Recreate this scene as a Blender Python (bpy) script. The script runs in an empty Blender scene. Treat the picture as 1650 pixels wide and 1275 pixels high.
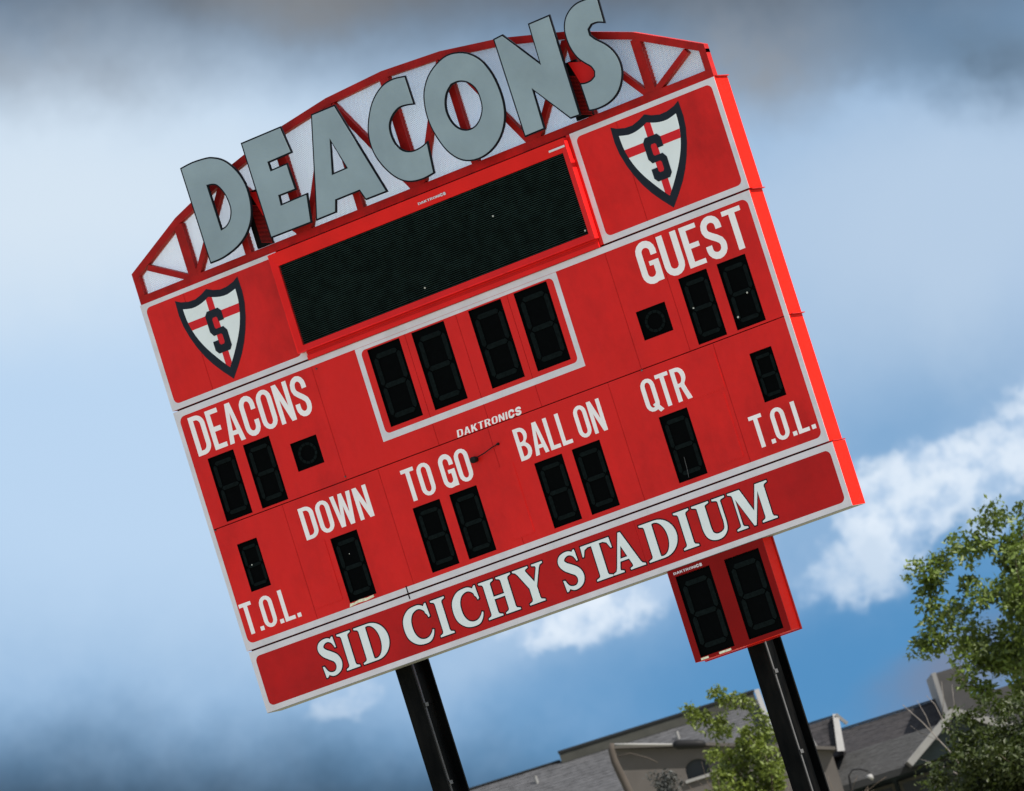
import bpy, bmesh, math, random
from mathutils import Vector, Matrix
from mathutils.geometry import tessellate_polygon
R = math.radians
random.seed(7)
scn = bpy.context.scene
COL = scn.collection

# ------------------------------------------------------------------ camera
Z0 = 10.274                      # height of the scoreboard's top edge above the ground
YAW, PITCH, ROLL = R(-29.608), R(5.596), R(-17.486)
fw = Vector((math.sin(YAW)*math.cos(PITCH), math.cos(YAW)*math.cos(PITCH), math.sin(PITCH)))
rt = Vector((math.cos(YAW), -math.sin(YAW), 0))
up = rt.cross(fw)
cr = rt*math.cos(ROLL) + up*math.sin(ROLL)
cu = -rt*math.sin(ROLL) + up*math.cos(ROLL)
CAM = Vector((35.927, -56.199, 1.65))
cd = bpy.data.cameras.new('camera')
cam = bpy.data.objects.new('camera', cd)
COL.objects.link(cam)
m = Matrix((cr, cu, -fw)).transposed().to_4x4()
m.translation = CAM
cam.matrix_world = m
cd.sensor_width = 36.0
cd.lens = 223.08
cd.clip_end = 9000
cd.clip_start = 0.5
cd.dof.use_dof = True
cd.dof.focus_distance = 65.5
cd.dof.aperture_fstop = 5.0
scn.camera = cam
scn.cycles.max_bounces = 5
scn.cycles.diffuse_bounces = 3
scn.cycles.glossy_bounces = 2
scn.cycles.transparent_max_bounces = 4

# ------------------------------------------------------------------ light
SUN_DIR = Vector((0.72, 0.0, 0.69)).normalized()      # towards the sun
SUN_STRENGTH = 3.3
SKY_STRENGTH = 0.085
EXPOSURE = 1.42
scn.view_settings.view_transform = 'Standard'
scn.view_settings.look = 'None'
scn.view_settings.exposure = EXPOSURE
scn.view_settings.gamma = 1.0
scn.view_settings.use_curve_mapping = False

sl = bpy.data.lights.new('sun', 'SUN')
sl.energy = SUN_STRENGTH
sl.angle = R(0.55)
sl.color = (1.0, 0.94, 0.85)
so = bpy.data.objects.new('sun', sl)
so.rotation_euler = SUN_DIR.to_track_quat('Z', 'Y').to_euler()
so.location = (40, -20, 60)
COL.objects.link(so)

world = bpy.data.worlds.new('World')
scn.world = world
world.use_nodes = True
wn = world.node_tree.nodes
wl = world.node_tree.links
wn.clear()


def N(tree, typ, **kw):
    n = tree.nodes.new(typ)
    for k, v in kw.items():
        if k == 'inp':
            for i, val in v.items():
                n.inputs[i].default_value = val
        else:
            setattr(n, k, v)
    return n


def build_world():
    t = world.node_tree
    out = N(t, 'ShaderNodeOutputWorld')
    bg = N(t, 'ShaderNodeBackground')
    wl.new(bg.outputs[0], out.inputs[0])
    tc = N(t, 'ShaderNodeTexCoord')
    D = tc.outputs['Generated']

    def math_(op, a, b=None, c=None):
        n = N(t, 'ShaderNodeMath', operation=op)
        for i, v in enumerate((a, b, c)):
            if v is None:
                continue
            if hasattr(v, 'is_linked') or hasattr(v, 'links'):
                wl.new(v, n.inputs[i])
            else:
                n.inputs[i].default_value = v
        return n.outputs[0]

    def dot(a, vec):
        n = N(t, 'ShaderNodeVectorMath', operation='DOT_PRODUCT')
        wl.new(a, n.inputs[0])
        n.inputs[1].default_value = vec
        return n.outputs['Value']

    def mix(fac, a, b):
        n = N(t, 'ShaderNodeMix', data_type='RGBA')
        for s, v in ((n.inputs[0], fac), (n.inputs[6], a), (n.inputs[7], b)):
            if hasattr(v, 'links'):
                wl.new(v, s)
            else:
                s.default_value = v
        return n.outputs[2]

    def noise(vec, scale, detail, rough=0.55, dist=0.0):
        n = N(t, 'ShaderNodeTexNoise')
        wl.new(vec, n.inputs['Vector'])
        n.inputs['Scale'].default_value = scale
        n.inputs['Detail'].default_value = detail
        n.inputs['Roughness'].default_value = rough
        n.inputs['Distortion'].default_value = dist
        return n

    def ramp(v, lo, hi):
        n = N(t, 'ShaderNodeMapRange', interpolation_type='SMOOTHSTEP')
        wl.new(v, n.inputs[0])
        n.inputs[1].default_value = lo
        n.inputs[2].default_value = hi
        return n.outputs[0]

    # clear sky; looked up a little higher than the true elevation so that the low sky stays blue
    sep = N(t, 'ShaderNodeSeparateXYZ')
    wl.new(D, sep.inputs[0])
    zz = math_('ADD', math_('MULTIPLY', math_('MAXIMUM', sep.outputs[2], 0.0), 0.75), 0.25)
    cmb = N(t, 'ShaderNodeCombineXYZ')
    wl.new(sep.outputs[0], cmb.inputs[0])
    wl.new(sep.outputs[1], cmb.inputs[1])
    wl.new(zz, cmb.inputs[2])
    nrm = N(t, 'ShaderNodeVectorMath', operation='NORMALIZE')
    wl.new(cmb.outputs[0], nrm.inputs[0])
    sky = N(t, 'ShaderNodeTexSky', sky_type='NISHITA')
    sky.sun_disc = False
    sky.sun_elevation = math.asin(SUN_DIR.z)
    sky.sun_rotation = math.atan2(SUN_DIR.x, SUN_DIR.y)
    sky.air_density = 1.3
    sky.dust_density = 0.4
    sky.ozone_density = 1.2
    wl.new(nrm.outputs[0], sky.inputs[0])
    K = 1.0/SKY_STRENGTH/2.105        # cloud colours below are given as seen

    def kc(r, g, b):
        return (r*K, g*K, b*K, 1)

    # azimuth / elevation of a direction, measured from the direction of the stadium
    az = math_('ARCTAN2', dot(D, (0.8694, 0.4941, 0)), dot(D, (-0.4941, 0.8694, 0)))
    el = math_('ARCSINE', sep.outputs[2])
    uv = N(t, 'ShaderNodeCombineXYZ')
    wl.new(az, uv.inputs[0])
    wl.new(el, uv.inputs[1])
    UV = uv.outputs[0]
    # turbulence that frays every cloud edge
    n1 = noise(UV, 42.0, 4.0, 0.62)
    nsub = N(t, 'ShaderNodeVectorMath', operation='SUBTRACT')
    wl.new(n1.outputs['Color'], nsub.inputs[0])
    nsub.inputs[1].default_value = (0.5, 0.5, 0.5)
    nsc = N(t, 'ShaderNodeVectorMath', operation='SCALE')
    wl.new(nsub.outputs[0], nsc.inputs[0])
    nsc.inputs['Scale'].default_value = 0.016
    nadd = N(t, 'ShaderNodeVectorMath', operation='ADD')
    wl.new(UV, nadd.inputs[0])
    wl.new(nsc.outputs[0], nadd.inputs[1])
    WUV = nadd.outputs[0]
    nsc2 = N(t, 'ShaderNodeVectorMath', operation='SCALE')
    wl.new(nsub.outputs[0], nsc2.inputs[0])
    nsc2.inputs['Scale'].default_value = 0.012
    nadd2 = N(t, 'ShaderNodeVectorMath', operation='ADD')
    wl.new(UV, nadd2.inputs[0])
    wl.new(nsc2.outputs[0], nadd2.inputs[1])
    nlow = nadd2.outputs[0]

    def blob(u, v, ru, rv, rot=0.0, hard=0.0, vec=None):
        mp = N(t, 'ShaderNodeMapping', vector_type='TEXTURE')
        mp.inputs['Location'].default_value = (u, v, 0)
        mp.inputs['Rotation'].default_value = (0, 0, R(rot))
        mp.inputs['Scale'].default_value = (ru, rv, 1)
        wl.new(WUV if vec is None else vec, mp.inputs[0])
        ln = N(t, 'ShaderNodeVectorMath', operation='LENGTH')
        wl.new(mp.outputs[0], ln.inputs[0])
        return ramp(ln.outputs['Value'], 1.0, hard)

    # the wide field of broken cloud all round
    gen = noise(D, 3.2, 5.0, 0.56, 0.3)
    field = ramp(gen.outputs[0], 0.34, 0.56)
    fieldcol = mix(ramp(gen.outputs[0], 0.50, 0.72), kc(0.62, 0.66, 0.72), kc(0.44, 0.50, 0.58))
    c = mix(field, sky.outputs[0], fieldcol)
    # the stretch of sky behind the scoreboard
    local = ramp(math_('SQRT', math_('ADD', math_('POWER', math_('MULTIPLY', az, 5.0), 2.0),
                                     math_('POWER', math_('MULTIPLY', math_('SUBTRACT', el, 0.09), 6.0), 2.0))), 1.0, 0.72)
    lc = mix(0.92, sky.outputs[0], kc(0.062, 0.205, 0.40))
    wisp = ramp(n1.outputs[0], 0.35, 0.68)
    n2 = noise(UV, 120.0, 5.0, 0.55)
    billow = math_('SUBTRACT', 1.0, math_('MULTIPLY', math_('ABSOLUTE', math_('SUBTRACT', n2.outputs[0], 0.5)), 4.0))
    puffy = math_('ADD', math_('MULTIPLY', math_('SUBTRACT', billow, 0.55), 0.42), math_('MULTIPLY', math_('SUBTRACT', n1.outputs[0], 0.5), 1.6))
    haze_ = kc(0.33, 0.45, 0.61)
    lc = mix(math_('MULTIPLY', wisp, 0.22), lc, haze_)
    # broad soft veils and dark edge fades: (azimuth, elevation, radii, tilt, amount, colour, core)
    for (u, v, ru, rv, rot, a, colr, hd) in (
            (-0.050, 0.116, 0.150, 0.078, -13, 1.0, kc(0.39, 0.525, 0.69), 0.30),
            (-0.065, 0.150, 0.110, 0.034, -14, 0.85, kc(0.55, 0.63, 0.71), 0.10),
            (0.085, 0.100, 0.090, 0.040, -17, 1.0, kc(0.37, 0.48, 0.62), 0.20),
            (0.108, 0.078, 0.040, 0.020, -17, 0.55, kc(0.20, 0.34, 0.55), 0.0),
            (0.045, 0.0400, 0.075, 0.0230, -12, 0.90, kc(0.066, 0.215, 0.425), 0.10),
            (0.060, 0.0640, 0.040, 0.0130, 14, 0.45, kc(0.40, 0.52, 0.68), 0.0),
            (0.000, 0.0630, 0.040, 0.0100, 10, 0.40, kc(0.44, 0.55, 0.69), 0.0),
            (-0.080, 0.036, 0.165, 0.038, -17.5, 1.0, kc(0.030, 0.050, 0.076), 0.36),  # fade to dark along the frame's lower edge, painted into the sky colour
            (0.010, 0.190, 0.230, 0.050, -17.5, 1.0, kc(0.105, 0.106, 0.108), 0.42)):  # grey cloud that also carries the painted darkening along the frame's top edge
        f = math_('MULTIPLY', blob(u, v, ru, rv, rot, hd, nlow), a)
        lc = mix(f, lc, colr)
    # ragged grey patches under the dark top fade
    for (u, v, ru, rv, rot, a, colr, hd) in (
            (-0.058, 0.170, 0.050, 0.014, -16, 0.45, kc(0.20, 0.20, 0.20), 0.0),
            (-0.014, 0.168, 0.032, 0.010, -16, 0.45, kc(0.23, 0.23, 0.23), 0.0),
            (0.054, 0.137, 0.032, 0.014, -16, 0.65, kc(0.24, 0.24, 0.24), 0.0),
            (0.088, 0.125, 0.036, 0.012, -20, 0.8, kc(0.085, 0.13, 0.185), 0.0),
            (0.058, 0.0350, 0.028, 0.0120, 8, 0.85, kc(0.15, 0.19, 0.28), 0.1)):
        f = math_('MULTIPLY', math_('MULTIPLY', blob(u, v, ru, rv, rot, hd), a), math_('ADD', math_('MULTIPLY', wisp, 0.4), 0.7))
        lc = mix(f, lc, colr)
    # cumulus heaps with billowed edges
    shade = mix(ramp(n2.outputs[0], 0.36, 0.60), kc(0.36, 0.48, 0.64), kc(0.62, 0.69, 0.77))
    for (u, v, ru, rv, rot, a) in (
            (0.084, 0.0655, 0.036, 0.0150, 0, 0.88),
            (0.056, 0.0635, 0.020, 0.0140, 10, 0.88),
            (0.047, 0.0575, 0.018, 0.0100, 8, 0.65),
            (0.070, 0.0560, 0.020, 0.0080, 8, 0.45),
            (0.010, 0.0655, 0.017, 0.0115, 10, 0.80),
            (-0.002, 0.0612, 0.017, 0.0095, 6, 0.90),
            (-0.039, 0.0605, 0.011, 0.0060, 10, 0.45)):
        bl = blob(u, v, ru, rv, rot, 0.0)
        f = math_('MULTIPLY', ramp(math_('ADD', bl, puffy), 0.20, 0.72), ramp(bl, 0.04, 0.34))
        lc = mix(math_('MULTIPLY', f, a), lc, shade)
    c = mix(local, c, lc)
    wl.new(c, bg.inputs[0])
    bg.inputs[1].default_value = SKY_STRENGTH


build_world()
world.cycles.sampling_method = 'MANUAL'
world.cycles.sample_map_resolution = 512

# ------------------------------------------------------------------ materials
MATS = {}


def mat(name, col, rough=0.5, spec=0.5, metal=0.0, coat=0.0, var=0.0, vscale=3.0, bump=0.0, bscale=6.0,
        dirt=None, dirt_amt=0.0, dscale=1.5, stretch=(1, 1, 1), trans=0.0, rvar=0.0):
    m_ = bpy.data.materials.new(name)
    m_.use_nodes = True
    t = m_.node_tree
    b = t.nodes['Principled BSDF']
    b.inputs['Base Color'].default_value = (*col, 1)
    b.inputs['Roughness'].default_value = rough
    b.inputs['Specular IOR Level'].default_value = spec
    b.inputs['Metallic'].default_value = metal
    b.inputs['Coat Weight'].default_value = coat
    b.inputs['Coat Roughness'].default_value = 0.15
    tc = N(t, 'ShaderNodeTexCoord')
    geo = N(t, 'ShaderNodeNewGeometry')
    mp = N(t, 'ShaderNodeMapping')
    mp.inputs['Scale'].default_value = stretch
    t.links.new(geo.outputs['Position'], mp.inputs[0])
    src = mp.outputs[0]
    last = None
    if var > 0:
        n = N(t, 'ShaderNodeTexNoise')
        n.inputs['Scale'].default_value = vscale
        n.inputs['Detail'].default_value = 6
        t.links.new(src, n.inputs['Vector'])
        mr = N(t, 'ShaderNodeMapRange')
        mr.inputs[1].default_value = 0.3
        mr.inputs[2].default_value = 0.7
        mr.inputs[3].default_value = 1-var
        mr.inputs[4].default_value = 1+var
        t.links.new(n.outputs[0], mr.inputs[0])
        hs = N(t, 'ShaderNodeHueSaturation')
        hs.inputs['Color'].default_value = (*col, 1)
        t.links.new(mr.outputs[0], hs.inputs['Value'])
        last = hs.outputs[0]
        if rvar > 0:
            mr2 = N(t, 'ShaderNodeMapRange')
            mr2.inputs[3].default_value = rough-rvar
            mr2.inputs[4].default_value = rough+rvar
            t.links.new(n.outputs[0], mr2.inputs[0])
            t.links.new(mr2.outputs[0], b.inputs['Roughness'])
    if dirt is not None:
        n = N(t, 'ShaderNodeTexNoise')
        n.inputs['Scale'].default_value = dscale
        n.inputs['Detail'].default_value = 9
        n.inputs['Roughness'].default_value = 0.65
        t.links.new(src, n.inputs['Vector'])
        mr = N(t, 'ShaderNodeMapRange')
        mr.inputs[1].default_value = 0.42
        mr.inputs[2].default_value = 0.72
        mr.inputs[4].default_value = dirt_amt
        t.links.new(n.outputs[0], mr.inputs[0])
        mx = N(t, 'ShaderNodeMix', data_type='RGBA')
        t.links.new(mr.outputs[0], mx.inputs[0])
        if last is not None:
            t.links.new(last, mx.inputs[6])
        else:
            mx.inputs[6].default_value = (*col, 1)
        mx.inputs[7].default_value = (*dirt, 1)
        last = mx.outputs[2]
    if last is not None:
        t.links.new(last, b.inputs['Base Color'])
    if bump > 0:
        n = N(t, 'ShaderNodeTexNoise')
        n.inputs['Scale'].default_value = bscale
        n.inputs['Detail'].default_value = 4
        t.links.new(src, n.inputs['Vector'])
        bp = N(t, 'ShaderNodeBump')
        bp.inputs['Strength'].default_value = 1.0
        bp.inputs['Distance'].default_value = bump
        t.links.new(n.outputs[0], bp.inputs['Height'])
        t.links.new(bp.outputs[0], b.inputs['Normal'])
    if trans > 0:
        tr = N(t, 'ShaderNodeBsdfTranslucent')
        tr.inputs[0].default_value = (*[min(1, v*1.3) for v in col], 1)
        if last is not None:
            t.links.new(last, tr.inputs[0])
        ms = N(t, 'ShaderNodeMixShader')
        ms.inputs[0].default_value = trans
        t.links.new(b.outputs[0], ms.inputs[1])
        t.links.new(tr.outputs[0], ms.inputs[2])
        t.links.new(ms.outputs[0], t.nodes['Material Output'].inputs[0])
    MATS[name] = m_
    return m_


mat('red_paint', (0.70, 0.0105, 0.0085), 0.42, 0.20, var=0.20, vscale=0.8, bump=0.045, bscale=1.3, dirt=(0.30, 0.003, 0.003), dirt_amt=0.9, dscale=0.8, stretch=(1, 1, 0.7), rvar=0.08)
mat('red_frame', (0.68, 0.011, 0.011), 0.45, 0.14, var=0.10, vscale=2.5)
mat('red_banner', (0.50, 0.0045, 0.005), 0.42, 0.18, var=0.22, vscale=0.6, bump=0.03, bscale=1.2, dirt=(0.20, 0.002, 0.002), dirt_amt=0.9, dscale=0.6)
mat('red_clock_shaded', (0.20, 0.0035, 0.0035), 0.5, 0.08, var=0.12, vscale=2)  # red darkened to hold the shade under the name banner
mat('red_side', (0.62, 0.010, 0.004), 0.55, 0.06, var=0.06, vscale=3)
mat('truss_red', (0.36, 0.011, 0.010), 0.5, 0.10, var=0.18, vscale=5, dirt=(0.12, 0.012, 0.010), dirt_amt=0.4, dscale=6)
mat('white_stripe', (0.64, 0.61, 0.67), 0.5, 0.4, var=0.06, vscale=3, dirt=(0.40, 0.40, 0.42), dirt_amt=0.4, dscale=3.5)
mat('white_vinyl', (0.86, 0.82, 0.85), 0.45, 0.4, var=0.04, vscale=4, dirt=(0.68, 0.64, 0.65), dirt_amt=0.35, dscale=5)
mat('pale_vinyl', (0.72, 0.77, 0.80), 0.45, 0.4, var=0.04, vscale=4)
mat('navy_vinyl', (0.0075, 0.0125, 0.022), 0.5, 0.15, var=0.15, vscale=5)
mat('cross_red', (0.60, 0.016, 0.024), 0.5, 0.12, var=0.06, vscale=5)
mat('black_edge', (0.0035, 0.005, 0.009), 0.6, 0.12)
mat('silver_face', (0.270, 0.340, 0.372), 0.38, 0.4, metal=0.35, var=0.10, vscale=1.4, bump=0.006, bscale=2.5, dirt=(0.18, 0.23, 0.255), dirt_amt=0.45, dscale=1.2, rvar=0.08)
mat('digit_black', (0.0010, 0.0015, 0.0018), 0.8, 0.03, var=0.2, vscale=20)
mat('segment_grey', (0.0034, 0.0064, 0.0068), 0.75, 0.05, var=0.35, vscale=30)
mat('louvre_black', (0.022, 0.044, 0.042), 0.7, 0.06, var=0.35, vscale=9)
mat('led_back', (0.0010, 0.0014, 0.0016), 0.8, 0.02)
mat('dark_gap', (0.018, 0.010, 0.010), 0.8, 0.1)
mat('mesh_white', (0.84, 0.84, 0.90), 0.5, 0.3)
mat('post_black', (0.0016, 0.0020, 0.0024), 0.55, 0.04, var=0.3, vscale=6, dirt=(0.016, 0.015, 0.014), dirt_amt=0.35, dscale=7, stretch=(1, 1, 0.3))
mat('galvanised', (0.075, 0.075, 0.078), 0.55, 0.3, metal=0.2, var=0.2, vscale=10)
mat('sticker', (0.70, 0.68, 0.52), 0.5, 0.4, var=0.3, vscale=40)
mat('fleck', (0.45, 0.45, 0.41), 0.5, 0.4)
mat('roof_grey', (0.056, 0.057, 0.061), 0.9, 0.1, var=0.30, vscale=5, stretch=(1, 1, 1), dirt=(0.06, 0.06, 0.064), dirt_amt=0.7, dscale=14)
mat('roof_dark', (0.020, 0.019, 0.021), 0.9, 0.2, var=0.35, vscale=8, dirt=(0.034, 0.031, 0.031), dirt_amt=0.6, dscale=4)
mat('roof_mid', (0.034, 0.034, 0.034), 0.9, 0.2, var=0.35, vscale=9, dirt=(0.018, 0.018, 0.018), dirt_amt=0.6, dscale=5)
mat('fascia_dark', (0.036, 0.036, 0.030), 0.7, 0.3, var=0.2, vscale=3)
mat('fascia_edge', (0.008, 0.009, 0.010), 0.6, 0.3)
mat('stucco_beige', (0.072, 0.065, 0.061), 0.9, 0.2, var=0.08, vscale=3)
mat('stucco_tan', (0.13, 0.085, 0.042), 0.9, 0.2, var=0.08, vscale=3)
mat('stucco_brown', (0.05, 0.042, 0.036), 0.9, 0.2, var=0.1, vscale=3)
mat('trim_white', (0.17, 0.168, 0.164), 0.6, 0.4, var=0.06, vscale=4)
mat('siding_teal', (0.022, 0.032, 0.038), 0.8, 0.3, var=0.15, vscale=4)
mat('siding_grey', (0.045, 0.044, 0.044), 0.8, 0.3, var=0.1, vscale=4)
mat('glass_dark', (0.018, 0.022, 0.026), 0.3, 0.2)
mat('lamp_black', (0.006, 0.006, 0.007), 0.6, 0.15)
mat('bark', (0.09, 0.07, 0.055), 0.9, 0.2, var=0.3, vscale=9, bump=0.02, bscale=20)
mat('twig_grey', (0.15, 0.135, 0.125), 0.9, 0.2, var=0.2, vscale=9)
mat('leaf_dark', (0.086, 0.124, 0.018), 0.5, 0.4, var=0.45, vscale=2.2, trans=0.30)
mat('leaf_olive', (0.030, 0.044, 0.006), 0.5, 0.4, var=0.45, vscale=2.5, trans=0.30)
mat('leaf_light', (0.098, 0.130, 0.018), 0.5, 0.4, var=0.40, vscale=3.0, trans=0.35)
mat('leaf_grey', (0.035, 0.038, 0.036), 0.6, 0.3, var=0.4, vscale=4, trans=0.2)
mat('dry_turf', (0.29, 0.29, 0.19), 0.95, 0.1, var=0.25, vscale=0.4, dirt=(0.42, 0.40, 0.35), dirt_amt=0.7, dscale=0.12)

# ------------------------------------------------------------------ builders
ORG = {}


def empty(name, loc, rotz=0.0):
    o = bpy.data.objects.new(name, None)
    o.location = loc
    o.rotation_euler = (0, 0, rotz)
    o.empty_display_size = 0.3
    COL.objects.link(o)
    ORG[o.name] = Vector(loc)
    return o


def tag(o, label=None, cat=None, group=None, kind=None):
    if label:
        o['label'] = label
    if cat:
        o['category'] = cat
    if group:
        o['group'] = group
    if kind:
        o['kind'] = kind
    return o


class MB:
    """collects one mesh"""

    def __init__(s):
        s.v = []
        s.f = []

    def add(s, vs, fs):
        b = len(s.v)
        s.v += [Vector(p) for p in vs]
        s.f += [tuple(i+b for i in q) for q in fs]
        return s

    def box(s, x0, x1, y0, y1, z0, z1):
        return s.add([(x0, y0, z0), (x1, y0, z0), (x1, y1, z0), (x0, y1, z0), (x0, y0, z1), (x1, y0, z1), (x1, y1, z1), (x0, y1, z1)],
                     [(0, 3, 2, 1), (4, 5, 6, 7), (0, 1, 5, 4), (1, 2, 6, 5), (2, 3, 7, 6), (3, 0, 4, 7)])

    def bar(s, a, b, w, y0, y1):
        """bar in the xz plane from a to b, width w"""
        a = Vector((a[0], 0, a[1]))
        b = Vector((b[0], 0, b[1]))
        d = (b-a).normalized()
        n = Vector((-d.z, 0, d.x))*w/2
        q = [a-n, b-n, b+n, a+n]
        vs = [(p.x, y0, p.z) for p in q]+[(p.x, y1, p.z) for p in q]
        return s.add(vs, [(0, 1, 2, 3), (7, 6, 5, 4), (0, 4, 5, 1), (1, 5, 6, 2), (2, 6, 7, 3), (3, 7, 4, 0)])

    def tube(s, pts, rads, n=8):
        rings = []
        for i, p in enumerate(pts):
            p = Vector(p)
            if i == 0:
                d = Vector(pts[1])-p
            elif i == len(pts)-1:
                d = p-Vector(pts[i-1])
            else:
                d = Vector(pts[i+1])-Vector(pts[i-1])
            d.normalize()
            a = d.orthogonal().normalized()
            c = d.cross(a)
            rings.append([p+(a*math.cos(2*math.pi*k/n)+c*math.sin(2*math.pi*k/n))*rads[i] for k in range(n)])
        vs = [q for rg in rings for q in rg]
        fs = []
        for i in range(len(rings)-1):
            for k in range(n):
                fs.append((i*n+k, i*n+(k+1) % n, (i+1)*n+(k+1) % n, (i+1)*n+k))
        fs.append(tuple(range(n))[::-1])
        fs.append(tuple((len(rings)-1)*n+k for k in range(n)))
        return s.add(vs, fs)

    def poly(s, loops, y0, y1):
        """plate in the xz plane: loops[0] outer, rest holes; front at y0, back at y1"""
        flat = [p for l in loops for p in l]
        tris = tessellate_polygon([[Vector((p[0], p[1], 0)) for p in l] for l in loops])
        n = len(flat)
        vs = [(p[0], y0, p[1]) for p in flat]+[(p[0], y1, p[1]) for p in flat]
        fs = []
        for t in tris:
            a, b, c = (flat[i] for i in t)
            ar = (b[0]-a[0])*(c[1]-a[1])-(b[1]-a[1])*(c[0]-a[0])
            if abs(ar) < 1e-12:
                continue
            t = tuple(t) if ar > 0 else tuple(t)[::-1]
            fs.append(t)
            fs.append(tuple(i+n for i in t)[::-1])
        b = 0
        for li, l in enumerate(loops):
            A = sum(l[i][0]*l[(i+1) % len(l)][1]-l[(i+1) % len(l)][0]*l[i][1] for i in range(len(l)))
            ccw = A > 0
            for i in range(len(l)):
                j = (i+1) % len(l)
                q = (b+i, b+i+n, b+j+n, b+j)
                if (ccw and li == 0) or (not ccw and li > 0):
                    fs.append(q)
                else:
                    fs.append(q[::-1])
            b += len(l)
        return s.add(vs, fs)

    def strip(s, pts, y0, y1):
        """stroke: pts = (x, z, width)"""
        L, Rr = [], []
        for i, p in enumerate(pts):
            a = pts[max(0, i-1)]
            b = pts[min(len(pts)-1, i+1)]
            dx, dz = b[0]-a[0], b[1]-a[1]
            l = math.hypot(dx, dz) or 1
            nx, nz = -dz/l*p[2]/2, dx/l*p[2]/2
            L.append((p[0]+nx, p[1]+nz))
            Rr.append((p[0]-nx, p[1]-nz))
        n = len(pts)
        vs = [(p[0], y0, p[1]) for p in L+Rr]+[(p[0], y1, p[1]) for p in L+Rr]
        fs = []
        for i in range(n-1):
            fs.append((n+i, n+i+1, i+1, i))
            fs.append((2*n+i, 2*n+i+1, i+1, i)[::-1])
            fs.append((n+i, n+i+1, 3*n+i+1, 3*n+i)[::-1])
        fs.append((0, n, 3*n, 2*n))
        fs.append((n-1, 2*n-1, 4*n-1, 3*n-1)[::-1])
        return s.add(vs, fs)

    def mesh(s, name, material, origin=None, smooth=False):
        me = bpy.data.meshes.new(name)
        o = Vector(origin) if origin is not None else Vector((0, 0, 0))
        me.from_pydata([tuple(p-o) for p in s.v], [], s.f)
        me.materials.append(MATS[material])
        if smooth:
            me.polygons.foreach_set('use_smooth', [True]*len(me.polygons))
        me.update()
        return me

    def build(s, name, material, parent=None, smooth=False, dz=0.0):
        """vertices in world space (or the parent's space when the parent is rotated): origin set to the bottom middle"""
        if dz:
            for p in s.v:
                p.z += dz
        lo = Vector((min(p.x for p in s.v), min(p.y for p in s.v), min(p.z for p in s.v)))
        hi = Vector((max(p.x for p in s.v), max(p.y for p in s.v), max(p.z for p in s.v)))
        o = Vector(((lo.x+hi.x)/2, (lo.y+hi.y)/2, lo.z))
        ob = bpy.data.objects.new(name, s.mesh(name, material, o, smooth))
        COL.objects.link(ob)
        link(ob, o, parent)
        return ob


def link(ob, o, parent):
    if parent is not None:
        ob.parent = parent
        ob.location = o - ORG[parent.name]
    else:
        ob.location = o
    ORG[ob.name] = Vector(o)


def place(name, me, o, parent):
    """another object on shared mesh data, origin at o"""
    ob = bpy.data.objects.new(name, me)
    COL.objects.link(ob)
    link(ob, Vector(o), parent)
    return ob


def offset_loop(l, d):
    """grow (d>0) a ccw loop; for a cw loop it shrinks"""
    n = len(l)
    out = []
    for i in range(n):
        a, b, c = l[i-1], l[i], l[(i+1) % n]
        e1 = Vector((b[0]-a[0], b[1]-a[1]))
        e2 = Vector((c[0]-b[0], c[1]-b[1]))
        if e1.length < 1e-9 or e2.length < 1e-9:
            out.append(b)
            continue
        e1.normalize()
        e2.normalize()
        n1 = Vector((e1.y, -e1.x))
        n2 = Vector((e2.y, -e2.x))
        k = n1+n2
        if k.length < 1e-6:
            k = n1
        k.normalize()
        s = d/max(0.45, k.dot(n1))
        out.append((b[0]+k.x*s, b[1]+k.y*s))
    return out


def ccw(l, want=True):
    A = sum(l[i][0]*l[(i+1) % len(l)][1]-l[(i+1) % len(l)][0]*l[i][1] for i in range(len(l)))
    return list(l) if (A > 0) == want else list(l)[::-1]


def rect(x0, x1, z0, z1):
    return [(x0, z0), (x1, z0), (x1, z1), (x0, z1)]


def rrect(x0, x1, z0, z1, r, n=5):
    pts = []
    for cx, cz, a in ((x1-r, z0+r, -90), (x1-r, z1-r, 0), (x0+r, z1-r, 90), (x0+r, z0+r, 180)):
        for k in range(n+1):
            t = R(a+90*k/n)
            pts.append((cx+r*math.cos(t), cz+r*math.sin(t)))
    return pts


def smooth_closed(l, sub=3, corner=0.55):
    """rounds gentle bends of a traced loop, keeps sharp corners"""
    n = len(l)
    sharp = []
    for i in range(n):
        a, b, c = Vector(l[i-1]), Vector(l[i]), Vector(l[(i+1) % n])
        e1, e2 = (b-a), (c-b)
        sharp.append(e1.angle(e2) > corner)
    out = []
    for i in range(n):
        p0, p1, p2, p3 = (Vector(l[(i+k) % n]) for k in (-1, 0, 1, 2))
        if sharp[i]:
            p0 = p1+(p1-p2)*0.5
        if sharp[(i+1) % n]:
            p3 = p2+(p2-p1)*0.5
        if sharp[i] and sharp[(i+1) % n]:
            out.append(tuple(p1))
            continue
        for k in range(sub):
            t = k/sub
            q = 0.5*((2*p1)+(p2-p0)*t+(2*p0-5*p1+4*p2-p3)*t*t+(3*p1-p0-3*p2+p3)*t**3)
            out.append((q.x, q.y))
    return out


def spline(pts, sub=5):
    """open Catmull-Rom through (x, z, w)"""
    out = []
    n = len(pts)
    for i in range(n-1):
        P = [Vector(pts[min(n-1, max(0, i+k))]) for k in (-1, 0, 1, 2)]
        for k in range(sub):
            t = k/sub
            q = 0.5*((2*P[1])+(P[2]-P[0])*t+(2*P[0]-5*P[1]+4*P[2]-P[3])*t*t+(3*P[1]-P[0]-3*P[2]+P[3])*t**3)
            out.append(tuple(q))
    out.append(tuple(pts[-1]))
    return out


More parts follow.
